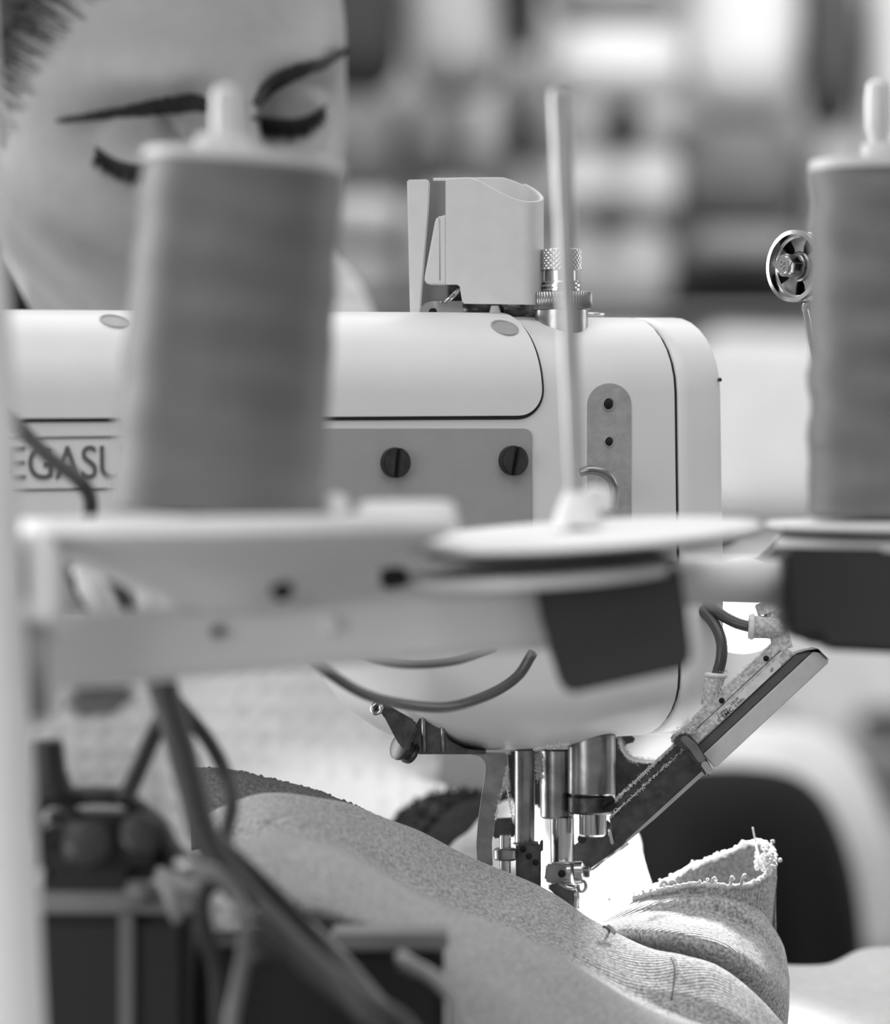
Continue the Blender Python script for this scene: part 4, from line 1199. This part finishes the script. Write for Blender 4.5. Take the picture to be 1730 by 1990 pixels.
def head_local(u, v, grow=0.0):
    """u: longitude 0..2pi (0 = front), v: latitude -pi/2..pi/2"""
    nx, ny, nz = math.sin(u) * math.cos(v), -math.cos(u) * math.cos(v), math.sin(v)
    x, y, z = nx * 0.073, ny * 0.094, nz * 0.116
    low = sstep(0.01, 0.105, -z)
    x *= 1 + 0.09 * sstep(0.0, 0.06, z) * (1 - 0.6 * sstep(0.08, 0.116, z))
    x *= 1 - 0.34 * low
    if y > 0:
        y *= 1 - 0.45 * sstep(0.02, 0.10, -z)
        y += 0.008 * sstep(0.0, 0.05, y)
    else:
        # flatter face plane
        y *= 1 - 0.05 * g2(z + 0.03, 0.05)
        y -= 0.006 * low
    w = sstep(0.015, 0.05, -y)
    if w > 0:
        ax = abs(x)
        d = 0.0
        d += 0.0175 * g2(ax - 0.029, 0.0165, z - 0.002, 0.0125)                 # sockets
        d += 0.010 * g2(ax - 0.0165, 0.0075, z - 0.006, 0.013)                  # inner corners
        d -= 0.0055 * g2(ax - 0.030, 0.022, z - 0.024, 0.0085)                # brow ridge
        rr = ((ax - 0.031) / 0.0150) ** 2 + ((z + 0.001) / 0.0120) ** 2         # lids over the eyeballs
        if rr < 1: d -= 0.0085 * math.sqrt(1 - rr)
        zl = -0.0062 - 0.0028 * (1 - ((ax - 0.031) / 0.015) ** 2)
        if abs(ax - 0.031) < 0.016: d += 0.0016 * math.exp(-((z - zl) / 0.0013) ** 2)
        zc = 0.0085 + 0.0025 * (1 - ((ax - 0.031) / 0.016) ** 2)
        if abs(ax - 0.031) < 0.018: d += 0.0012 * math.exp(-((z - zc) / 0.0014) ** 2)
        t = sstep(0.014, -0.042, z)
        if z > -0.075:                                                       # nose
            fall = 1 - sstep(-0.044, -0.056, z)
            d -= (0.006 + 0.019 * t) * math.exp(-(x / (0.0075 + 0.006 * t)) ** 2) * sstep(0.03, 0.008, z) * fall
            d -= 0.008 * g2(ax - 0.0125, 0.006, z + 0.046, 0.007)
        d -= 0.005 * g2(ax - 0.042, 0.020, z + 0.030, 0.022)                   # cheeks
        d -= 0.006 * g2(x, 0.020, z + 0.069, 0.009)                           # lips
        d += 0.0035 * g2(x, 0.022, z + 0.0695, 0.0016)
        d += 0.003 * g2(x, 0.02, z + 0.083, 0.006)
        d -= 0.006 * g2(x, 0.018, z + 0.100, 0.013)                           # chin
        y += d * w
    # ears
    p = Vector((x, y, z))
    if grow: p += Vector((nx, ny, nz)) * grow
    return p

def head_mesh(nu=200, nv=150):
    V, F = [], []
    for j in range(1, nv):
        v = -math.pi / 2 + math.pi * j / nv
        for i in range(nu):
            V.append(HO + HR @ head_local(2 * math.pi * i / nu, v) * HS)
    n = len(V)
    V.append(HO + HR @ head_local(0, -math.pi / 2) * HS); V.append(HO + HR @ head_local(0, math.pi / 2) * HS)
    for j in range(nv - 2):
        for i in range(nu):
            i2 = (i + 1) % nu
            F.append((j * nu + i, j * nu + i2, (j + 1) * nu + i2, (j + 1) * nu + i))
    for i in range(nu):
        i2 = (i + 1) % nu
        F.append((n, i2, i)); F.append((n + 1, (nv - 2) * nu + i, (nv - 2) * nu + i2))
    return V, F

geos = [head_mesh()]
def HL(x, y, z): return HO + HR @ Vector((x, y, z)) * HS
for s in (-1, 1):                       # ears
    path = [HL(s * (0.070 + 0.007 * math.sin(a)), 0.010 + 0.014 * math.cos(a) * 0.9, -0.008 + 0.029 * math.sin(a)) for a in [math.radians(20 * k) for k in range(18)]]
    geos.append(capsule_chain(path, [0.0042] * 18, 10))
    geos.append(capsule_chain([HL(s * 0.068, 0.006, 0.012), HL(s * 0.071, 0.008, -0.012), HL(s * 0.068, 0.002, -0.034)], [0.007, 0.006, 0.005], 10))
CH = P(70, 980, 1.63)                   # base of the neck
geos.append(capsule_chain([HL(0, 0.015, -0.045), HL(0, 0.028, -0.085), CH], [0.050, 0.047, 0.052], 20))
S1, E1, W1 = P(550, 782, 1.61), P(590, 1700, 1.53), P(955, 1712, 1.378)
S2, E2, W2 = P(-400, 850, 1.64), P(-560, 1700, 1.52), P(-170, 1790, 1.36)
geos.append(capsule_chain([CH, P(70, 1900, 1.66), P(70, 3000, 1.70)], [0.06, 0.075, 0.08], 20))
for S, E, W in ((S1, E1, W1), (S2, E2, W2)):
    geos.append(capsule_chain([CH, S, (S + E) / 2, E], [0.045, 0.040, 0.034, 0.030], 16))
    geos.append(capsule_chain([E, E.lerp(W, 0.3), W], [0.030, 0.030, 0.021], 16))

def hand(W, K, f, l, side):
    """W wrist, K knuckle centre, f finger direction, l across the knuckles from index to little finger"""
    out = []
    f = Vector(f).normalized(); l = Vector(l).normalized(); up = l.cross(f).normalized()
    if up.z < 0: up = -up
    offs = [-0.021, -0.007, 0.008, 0.023]
    hump = [-0.012, 0.002, 0.004, -0.003]
    lens = [(0.036, 0.022, 0.018), (0.040, 0.025, 0.019), (0.037, 0.023, 0.018), (0.030, 0.018, 0.016)]
    for o_, h_, L in zip(offs, hump, lens):
        k = K + l * o_ + up * h_
        out.append(capsule_chain([W + l * o_ * 0.35, W.lerp(k, 0.5) + up * 0.003, k], [0.0125, 0.0125, 0.0105], 14))
        d1 = (f * 0.94 + l * o_ * 2.5 - up * 0.22).normalized()
        d2 = (f * 0.80 - l * o_ * 2 - up * 0.58).normalized()
        d3 = (f * 0.78 - up * 0.62).normalized()
        a = k + d1 * L[0]; b = a + d2 * L[1]; c = b + d3 * L[2]
        out.append(capsule_chain([k, k.lerp(a, .5), a, b, c], [0.0100, 0.0090, 0.0088, 0.0080, 0.0068], 14))
    t0 = W + l * -0.010 + f * 0.014 - up * 0.006
    t1 = t0 + (f * 0.75 - l * 0.35 - up * 0.45).normalized() * 0.040
    t2 = t1 + (f * 0.85 - l * 0.25 - up * 0.3).normalized() * 0.030
    t3 = t2 + (f * 0.9 - l * 0.05 - up * 0.3).normalized() * 0.024
    out.append(capsule_chain([t0, t1, t2, t3], [0.0145, 0.0115, 0.0098, 0.0078], 14))
    return out
K1 = P(1046, 1628, 1.300)
geos += hand(W1, K1, (0.07, -0.98, -0.14), (0.98, 0.12, -0.03), 1)
K2 = W2 + Vector((0.03, -0.075, 0.012))
geos += hand(W2, K2, (0.2, -0.95, -0.2), (-0.97, -0.2, 0.0), -1)
V, F = merge(*geos)
skin = obj('body', V, F, SKIN, person)
modified(skin, ('REMESH', dict(mode='VOXEL', voxel_size=0.0015)), ('SMOOTH', dict(factor=0.5, iterations=2)))

# BVH of the body in world space, to lay brows and lashes on the real surface
_pinv = Matrix.Translation(person.location)
BV = BVHTree.FromPolygons([_pinv @ v.co for v in skin.data.vertices], [tuple(p.vertices) for p in skin.data.polygons])
CAMP = Vector((0, 0, CAM_Z))
def hit(px, py, off=0.0004):
    d = (P(px, py, 1.0) - CAMP).normalized()
    loc, nor, i, dist = BV.ray_cast(CAMP + d * 1.26, d)
    if loc is None:
        return P(px, py, 1.41), Vector((0, -1, 0))
    return loc + nor * off, nor

def brow(pts, half, count):
    """pts: centre line in pixels, half: half thickness; hairs combed along the line"""
    g = []
    c = catmull([Vector((x, y, 0)) for x, y in pts], 40)
    h = catmull([Vector((x, 0, 0)) for x in half], 40)
    for i in range(count):
        t = random.random()
        k = min(int(t * 38), 38)
        p = c[k].lerp(c[k + 1], t * 38 - k if t * 38 - k < 1 else 1)
        o_ = random.uniform(-1, 1) * h[k].x
        tan = (c[k + 1] - c[k]).normalized(); nv = Vector((-tan.y, tan.x, 0))
        q = p + nv * o_
        e = q + tan * 26 - nv * o_ * 0.35
        mdl = (q + e) / 2
        A, _ = hit(q.x, q.y, 0.0003); B, _ = hit(mdl.x, mdl.y, 0.0010); C, _ = hit(e.x, e.y, 0.0006)
        g.append(tube([A, B, C], [0.00038, 0.00034, 0.00012], 4, cap=False))
    return merge(*g)
V, F = brow([(496, 205), (512, 180), (540, 155), (580, 136), (620, 124), (662, 102)], [8, 13, 15, 13, 9, 3], 480)
obj('eyebrow', V, F, BROW, person)
V, F = brow([(408, 205), (372, 198), (320, 205), (260, 214), (195, 222), (125, 232)], [13, 18, 17, 12, 7, 3], 620)
obj('eyebrow', V, F, BROW, person)
def lashes(pts, rad, down, count, lo, hi):
    c = catmull([Vector((x, y, 0)) for x, y in pts], 40)
    g = [tube([hit(p.x, p.y, 0.0004)[0] for p in c], [rad * (0.5 + 0.5 * math.sin(math.pi * i / 39)) for i in range(40)], 6)]
    for i in range(count):
        p = c[random.randrange(lo, hi)]
        A, nA = hit(p.x, p.y, 0.0003)
        dx, dy = random.gauss(down[0], 5), random.gauss(down[1], 6)
        g.append(tube([A, P(p.x + dx * .5, p.y + dy * .7, A.y - 0.0030), P(p.x + dx, p.y + dy, A.y - 0.0045)], [0.00022, 0.00018, 0.00006], 4, cap=False))
    return merge(*g)
V, F = lashes([(488, 228), (505, 232), (535, 236), (568, 237), (600, 228), (634, 205)], 0.0010, (4, 28), 260, 8, 39)
obj('eyelashes', V, F, BROW, person)
V, F = lashes([(380, 300), (330, 322), (275, 326), (235, 318), (208, 304), (186, 286)], 0.0010, (-6, 28), 260, 12, 39)
obj('eyelashes', V, F, BROW, person)

# hair: a cap from the hairline backwards and combed strands
def hairy(u, v):
    p = head_local(u, v)
    return p
nu, nv = 120, 90
VH, FH, idx = [], [], {}
def hl_ok(p, inset=0.0):
    """hairline in head space: swept back at the temples"""
    if p.x < 0:
        yl = interp([-0.08, -0.03, -0.013, 0.004, 0.033, 0.051, 0.075, 0.1], [0.03, 0.0, -0.026, -0.043, -0.060, -0.070, -0.072, -0.065], p.z)
        return p.z > -0.075 and p.y > yl + inset and (p.x < -0.03 or p.z > 0.07)  or (p.z > -0.075 and p.y > 0.03)
    return (p.y > 0.02 and p.z > -0.075) or (p.z > 0.085 and p.y > -0.045)
for j in range(1, nv):
    v = -math.pi / 2 + math.pi * j / nv
    for i in range(nu):
        u = 2 * math.pi * i / nu
        p = head_local(u, v)
        if hl_ok(p, 0.019):
            th = 0.003 + 0.003 * noise.noise(p * 60)
            idx[(i, j)] = len(VH)
            VH.append(HO + HR @ (head_local(u, v, th)) * HS)
for (i, j) in list(idx):
    q = [(i, j), ((i + 1) % nu, j), ((i + 1) % nu, j + 1), (i, j + 1)]
    if all(k in idx for k in q): FH.append(tuple(idx[k] for k in q))
hair = obj('hair', VH, FH, HAIR, person)
hair.modifiers.new('thickness', 'SOLIDIFY').thickness = 0.004
g = []
tries = 0
while len(g) < 2400 and tries < 60000:
    tries += 1
    u = random.uniform(-2.2, 0.6); v = random.uniform(-0.5, 1.35)
    p = head_local(u, v)
    lead = random.uniform(-0.004, 0.018)
    if not hl_ok(p) or hl_ok(p - Vector((0, lead + 0.004, 0)), 0.0) and random.random() > 0.25: continue
    pts = []
    q = p.copy()
    for k in range(6):
        n_ = Vector((q.x / 0.073 ** 2, q.y / 0.094 ** 2, q.z / 0.116 ** 2)).normalized()
        pts.append(HL(*(q + n_ * (0.0004 + 0.0016 * k))))
        d = Vector((-0.02, 0.10, 0.035 + random.gauss(0, 0.015)))
        d = (d - n_ * d.dot(n_)).normalized()
        q = q + d * random.uniform(0.007, 0.012)
    g.append(tube(pts, [0.00010, 0.00018, 0.00022, 0.00025, 0.00025, 0.0002], 3, cap=False))
V, F = merge(*g)
tag(obj('hair_strands', V, F, HAIR, person), kind='stuff')
V, F = capsule_chain([HL(-0.03, 0.085, -0.02), HL(-0.05, 0.095, -0.07), P(-60, 640, 1.56), P(-90, 900, 1.58)], [0.035, 0.034, 0.028, 0.018], 18)
obj('ponytail', V, F, HAIR, person)

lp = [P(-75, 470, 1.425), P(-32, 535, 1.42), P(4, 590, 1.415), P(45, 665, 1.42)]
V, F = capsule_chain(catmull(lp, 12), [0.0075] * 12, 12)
obj('neck_shadow', V, F, mat('neck_shadow_black', 16, rough=0.8), person)  # near-black tube added as the neck shadow below the jaw

# sweater
sg = [capsule_chain([P(70, 1130, 1.64), P(70, 1700, 1.66), P(70, 2400, 1.68), P(70, 3100, 1.70)], [0.105, 0.118, 0.120, 0.118], 28),
      capsule_chain([P(-150, 1130, 1.65), P(-150, 2000, 1.67), P(-150, 3100, 1.71)], [0.10, 0.105, 0.105], 24),
      capsule_chain([CH + Vector((0, 0, -0.01)), CH + Vector((0.01, 0.0, -0.05))], [0.068, 0.09], 24)]
for S, E, W in ((S1, E1, W1), (S2, E2, W2)):
    sg.append(capsule_chain([CH + Vector((0, 0, -0.03)), S, (S + E) / 2, E], [0.070, 0.066, 0.058, 0.052], 24))
    sg.append(capsule_chain([E, E.lerp(W, 0.35), E.lerp(W, 0.82)], [0.050, 0.043, 0.028], 22))
V, F = merge(*sg)
sw = obj('sweater', V, F, SWEATER, person)
modified(sw, ('REMESH', dict(mode='VOXEL', voxel_size=0.005)), ('SMOOTH', dict(factor=0.6, iterations=5)))
tex = bpy.data.textures.new('sweater_folds', 'CLOUDS'); tex.noise_scale = 0.06
modified(sw, ('DISPLACE', dict(texture=tex, strength=0.008, mid_level=0.5, texture_coords='LOCAL')))
CP = catmull([E1.lerp(W1, 0.80), E1.lerp(W1, 0.92), W1, W1.lerp(K1, 0.34) + Vector((-0.006, 0, 0.004))], 14)
CRAD = [0.030 - 0.0003 * i for i in range(10)] + [0.0262, 0.0245, 0.0225, 0.0205]
V, F = tube(CP, CRAD, 28)
cuffo = obj('cuff', V, F, CUFF, person)
g = []
for i in range(2200):
    t = random.uniform(0, 12.99); a = random.uniform(0, 2 * math.pi)
    k = int(t)
    ax = (CP[k + 1] - CP[k]).normalized(); xx, yy, zz = frame_from(ax)
    nn = xx * math.cos(a) + yy * math.sin(a)
    p = CP[k].lerp(CP[k + 1], t - k) + nn * CRAD[k] * 0.98
    g.append(tube([p, p + nn * 0.002 + ax * random.gauss(0, .0012) + Vector((random.gauss(0, .0008),) * 3)], [0.00045, 0.0002], 3, cap=False))
V, F = merge(*g)
tag(obj('cuff_fuzz', V, F, CUFF, person), kind='stuff')
HPX = P(70, 995, 1.70).x
tg = []
for s in (-1, 1):
    h = Vector((HPX + s * 0.09, 1.72, 0.54)); k = Vector((HPX + s * 0.13, 1.36, 0.55)); an = Vector((HPX + s * 0.13, 1.40, 0.09))
    tg.append(capsule_chain([h, k], [0.085, 0.062], 18)); tg.append(capsule_chain([k, an], [0.060, 0.045], 18))
    tg.append(capsule_chain([an + Vector((0, 0.03, -0.05)), an + Vector((0, -0.13, -0.055))], [0.036, 0.032], 14))
tg.append(capsule_chain([Vector((HPX - 0.06, 1.72, 0.57)), Vector((HPX + 0.06, 1.72, 0.57))], [0.115, 0.115], 20))
V, F = merge(*tg)
tr = obj('trousers', V, F, TROUSERS, person)
modified(tr, ('REMESH', dict(mode='VOXEL', voxel_size=0.012)), ('SMOOTH', dict(factor=0.5, iterations=4)))


# ------------------------------------------------------------------ room, tables, background
WALL = mat('painted_wall', 190, rough=0.9, var=0.03, vscale=3)
FLOOR = mat('concrete_floor', 140, rough=0.8, var=0.08, vscale=4)
TABLE = mat('table_laminate', 120, rough=0.45, var=0.03, vscale=20)
LEG = mat('table_leg_paint', 120, rough=0.5)
def slabbox(name, x0, x1, y0, y1, z0, z1, m, parent=None, bev=0.0, kind=None):
    V, F = boxg(((x0 + x1) / 2, (y0 + y1) / 2, (z0 + z1) / 2), (x1 - x0) / 2, (y1 - y0) / 2, (z1 - z0) / 2, None, bev)
    o = obj(name, V, F, m, parent, angle=40)
    if kind: o['kind'] = kind
    return o
slabbox('floor', -4.0, 4.0, -3.0, 5.9, -0.05, 0.0, FLOOR, kind='structure')
slabbox('wall_back', -4.0, 4.0, 5.8, 5.9, 0.0, 3.0, WALL, kind='structure')

def table(name, x0, x1, y0, y1, zt, label):
    r = empty(name, ((x0 + x1) / 2, (y0 + y1) / 2, 0), label, 'table')
    slabbox('table_top', x0, x1, y0, y1, zt - 0.03, zt, TABLE, r, 0.004)
    for x in (x0 + 0.05, x1 - 0.05):
        for y in (y0 + 0.05, y1 - 0.05):
            slabbox('leg', x - 0.02, x + 0.02, y - 0.02, y + 0.02, 0, zt - 0.03, LEG, r, 0.003)
    return r
table('sewing_table', -0.62, 0.75, 0.78, 1.44, TABLE_Z, 'pale table carrying the sewing machine and the thread stand')
WT = 0.66
table('work_table', -0.3, 1.4, 2.0, 3.6, WT, 'pale work table in the blurred background behind the machine')

# stool under the person
st = empty('stool', (HPX, 1.74, 0), 'round stool that the person in white sits on', 'stool')
obj('seat', *lathe([(0.16, 0.40), (0.17, 0.41), (0.17, 0.435), (0.15, 0.45), (0.05, 0.455)], (HPX, 1.74, 0), (0, 0, 1), 36), mat('stool_black', 50, rough=0.6), st, angle=40)
for k in range(4):
    a = math.radians(45 + 90 * k)
    obj('leg', *tube([(HPX + 0.11 * math.cos(a), 1.74 + 0.11 * math.sin(a), 0.41), (HPX + 0.17 * math.cos(a), 1.74 + 0.17 * math.sin(a), 0.0)], 0.012, 12), LEG, st)

# work lamp behind the machine head
LAMP_EMIT = mat('lamp_glow', 255, emit=14.0)
lw = P(1432, 1208, 1.29)
aim = P(1215, 1735, 1.25)
lax = (aim - lw).normalized()
fax = (lax + Vector((0.1, -0.55, 0.0))).normalized()
lamp = empty('work_lamp', (lw.x, lw.y, TABLE_Z), 'glowing white work lamp glimpsed between the machine head and the air fitting', 'lamp')
obj('lamp_shade', *lathe([(0.004, -0.022), (0.009, -0.020), (0.0128, -0.008), (0.0132, 0.0), (0.0127, 0.0), (0.0123, -0.004), (0.004, -0.006)], lw, fax, 36), STAND_WHITE, lamp, angle=40)
obj('lamp_disc', *lathe([(0.0122, -0.004), (0.0122, -0.0015), (0.010, -0.0008), (0.001, -0.0005)], lw, fax, 36), LAMP_EMIT, lamp)
obj('gooseneck', *tube(catmull([lw - fax * 0.02, lw - fax * 0.04 + Vector((0.03, 0.02, 0)), Vector((lw.x + 0.09, lw.y + 0.03, 0.86)), Vector((lw.x + 0.09, lw.y + 0.04, TABLE_Z))], 30), 0.004, 12), BLACK_STEEL, lamp)
sl = bpy.data.lights.new('work_lamp_light', 'SPOT')
sl.energy = 3.2
sl.spot_size = math.radians(96)
sl.spot_blend = 1.0
sl.shadow_soft_size = 0.012
so = bpy.data.objects.new('work_lamp_light', sl)
so.location = lw + lax * 0.004
so.rotation_euler = lax.to_track_quat('-Z', 'Y').to_euler()
COL.objects.link(so)

# shelf rack with cloth bundles far behind
def bundle_geo(x0, y0, x1, y1, d, depth, e=0.45, amp=0.05, seed=0):
    a, b = P(x0, y1, d), P(x1, y0, d)
    c = (a + b) / 2; hx, hz = (b.x - a.x) / 2, (b.z - a.z) / 2
    V, F = [], []
    nu, nv = 28, 18
    sg = lambda t, p: math.copysign(abs(t) ** p, t)
    for j in range(1, nv):
        v = -math.pi / 2 + math.pi * j / nv
        for i in range(nu):
            u = 2 * math.pi * i / nu
            n = Vector((sg(math.cos(v), e) * sg(math.cos(u), e), sg(math.cos(v), e) * sg(math.sin(u), e), sg(math.sin(v), e)))
            k = 1 + amp * noise.noise(n * 2.5 + Vector((seed, seed * 2, 0)))
            V.append(c + Vector((n.x * hx * k, n.y * depth * k + depth, n.z * hz * (k if n.z > 0 else 1))))
    n_ = len(V)
    V += [c + Vector((0, depth, -hz)), c + Vector((0, depth, hz))]
    for j in range(nv - 2):
        for i in range(nu):
            i2 = (i + 1) % nu
            F.append((j * nu + i, j * nu + i2, (j + 1) * nu + i2, (j + 1) * nu + i))
    for i in range(nu):
        i2 = (i + 1) % nu
        F.append((n_, i2, i)); F.append((n_ + 1, (nv - 2) * nu + i, (nv - 2) * nu + i2))
    return V, F

DB = 4.6
rack = empty('storage_rack', (P(1150, 995, DB + 0.15).x, DB + 0.15, 0), 'pale storage rack with cloth bundles blurred behind the machine', 'shelf')
RX0, RX1 = P(300, 0, DB).x, P(1900, 0, DB).x
for py in (606, 1014, 1502):
    z = P(0, py, DB).z
    slabbox('shelf_board', RX0, RX1, DB + 0.0, DB + 0.34, z - 0.006, z, mat('shelf_grey', 165, rough=0.7), rack)
for x in (RX0, RX1):
    for y in (DB + 0.02, DB + 0.32):
        slabbox('upright', x - 0.012, x + 0.012, y - 0.012, y + 0.012, 0, 1.6, LEG, rack)
slabbox("back_sheet", RX0, RX1, DB + 0.34, DB + 0.35, 0.02, 1.6, mat('rack_back', 196, rough=0.9), rack)

_bt = {}
def bundle(x0, y0, x1, y1, tone, label, d=DB, depth=0.09, e=0.65, name='cloth_bundle', cat='cloth bundle', amp=0.08):
    x0, x1, y0 = x0 + 4, x1 - 4, y0 + 8
    m = mat('bundle_cloth_%d' % tone, tone, rough=0.95, spec=0.1, var=0.08, vscale=20)
    o = obj(name, *bundle_geo(x0, y0, x1, y1, d, depth, e, amp, x0 * 0.01), m)
    return tag(o, label, cat, 'cloth bundles on the background rack')
bundle(590, 462, 782, 604, 146, 'lowest bundle of the stack between face and thread guard')
bundle(600, 362, 790, 468, 184, 'pale cloth bundle, second from below between face and thread guard')
bundle(590, 166, 785, 368, 116, 'grey cloth bundle right beside the cheek, under the darkest bundle of its stack')
bundle(570, -140, 792, 174, 66, 'dark cloth bundle at the top edge, right beside the face')
bundle(780, 340, 985, 604, 172, 'grey cloth bundle standing right behind the thread guard')
bundle(772, 168, 900, 346, 112, 'dark grey bundle just above the left of the thread guard')
bundle(896, 168, 988, 346, 158, 'narrow grey bundle above the middle of the thread guard')
bundle(786, -140, 985, 174, 172, 'pale grey bundle at the top edge above the thread guard')
bundle(984, 296, 1062, 604, 150, 'narrow grey bundle behind the knurled knob')
bundle(980, 212, 1056, 302, 66, 'small near-black bundle left of the bare rod tip')
bundle(978, 84, 1056, 218, 134, 'narrow grey bundle between the two near-black ones')
bundle(976, -140, 1060, 92, 50, 'near-black bundle at the top edge, left of the bare rod')
bundle(1062, 424, 1320, 604, 188, 'pale bundle low in the stack right of the bare rod')
bundle(1066, 264, 1336, 430, 212, 'white bundle halfway up the stack right of the bare rod')
bundle(1066, 186, 1340, 270, 190, 'flat grey bundle between the two white ones right of the bare rod')
bundle(1066, 28, 1342, 192, 216, 'white bundle near the top of the stack right of the bare rod')
bundle(1066, -140, 1342, 34, 168, 'grey bundle on top of the stack right of the bare rod')
bundle(1178, 176, 1252, 272, 34, 'small black bundle wedged between the white bundles', d=DB - 0.10, depth=0.06)
bundle(1152, 366, 1232, 432, 92, 'small grey bundle below the small black one', d=DB - 0.10, depth=0.06)
bundle(1290, 512, 1620, 604, 34, 'flat black bundle left of the pulley')
bundle(1330, 426, 1575, 518, 142, 'folded grey bundle lying on the flat black one')
bundle(1320, 212, 1575, 432, 112, 'large dark grey bundle left of the right thread cone')
bundle(1340, -140, 1572, 218, 222, 'tall white bundle at the top edge, left of the right thread cone')
bundle(1574, 232, 1700, 604, 158, 'grey bundle hidden mostly by the right thread cone')
bundle(1566, -140, 1690, 238, 84, 'dark bundle at the top edge above the right thread cone')
bundle(1688, -140, 1860, 604, 212, 'pale bundle at the right picture edge behind the spool pin')
bundle(1330, 625, 1700, 1012, 212, 'large white cloth bale behind the end of the machine', e=0.35)
bundle(1000, 625, 1325, 1012, 214, 'white cloth bale hidden mostly behind the machine arm', e=0.35)
bundle(1380, 1030, 1800, 1500, 205, 'white cloth bale on the lowest shelf behind the air cylinder', e=0.3)
bundle(1424, 1378, 1545, 1440, 40, 'small black bundle behind the air cylinder', d=DB - 0.12, depth=0.05, e=0.7)
bundle(1668, 1375, 1800, 1445, 40, 'small black bundle at the right edge, level with the air cylinder', d=DB - 0.12, depth=0.05, e=0.7)
# heaps on the table behind
def heap(name, x0, x1, ytop, d, depth, tone, label, skew=0.0):
    zt = WT
    cx_ = (P(x0, 0, d).x + P(x1, 0, d).x) / 2; hw = (P(x1, 0, d).x - P(x0, 0, d).x) / 2
    hh = P(0, ytop, d).z - zt
    m = mat('heap_cloth_%d' % tone, tone, rough=0.95, spec=0.1, var=0.1, vscale=25)
    V, F = [], []
    nu, nv = 48, 20
    for j in range(nv):
        t = j / (nv - 1)
        r = math.cos(t * math.pi / 2) ** 0.55
        z = math.sin(t * math.pi / 2) ** 0.9
        for i in range(nu):
            u = 2 * math.pi * i / nu
            fold = 1 + 0.035 * math.sin(u * 9 + 3 * t) * (1 - t) + 0.06 * noise.noise(Vector((math.cos(u) * 2, math.sin(u) * 2, t * 2 + tone)))
            V.append(Vector((cx_ + hw * r * math.cos(u) * fold + skew * z, d + depth + depth * r * math.sin(u) * fold, zt + hh * z)))
    for j in range(nv - 1):
        for i in range(nu):
            i2 = (i + 1) % nu
            F.append((j * nu + i, j * nu + i2, (j + 1) * nu + i2, (j + 1) * nu + i))
    F.append(tuple(range(nu)))
    o = obj(name, V, F, m)
    return tag(o, label, 'cloth heap', 'cloth heaps on the far table')
heap('cloth_heap', 1180, 1730, 1520, 2.05, 0.12, 26, 'black cloth heap behind the frayed sleeve opening')
heap('cloth_heap', 1150, 1790, 1425, 2.42, 0.14, 200, 'rounded white cloth heap rising behind the black heap')
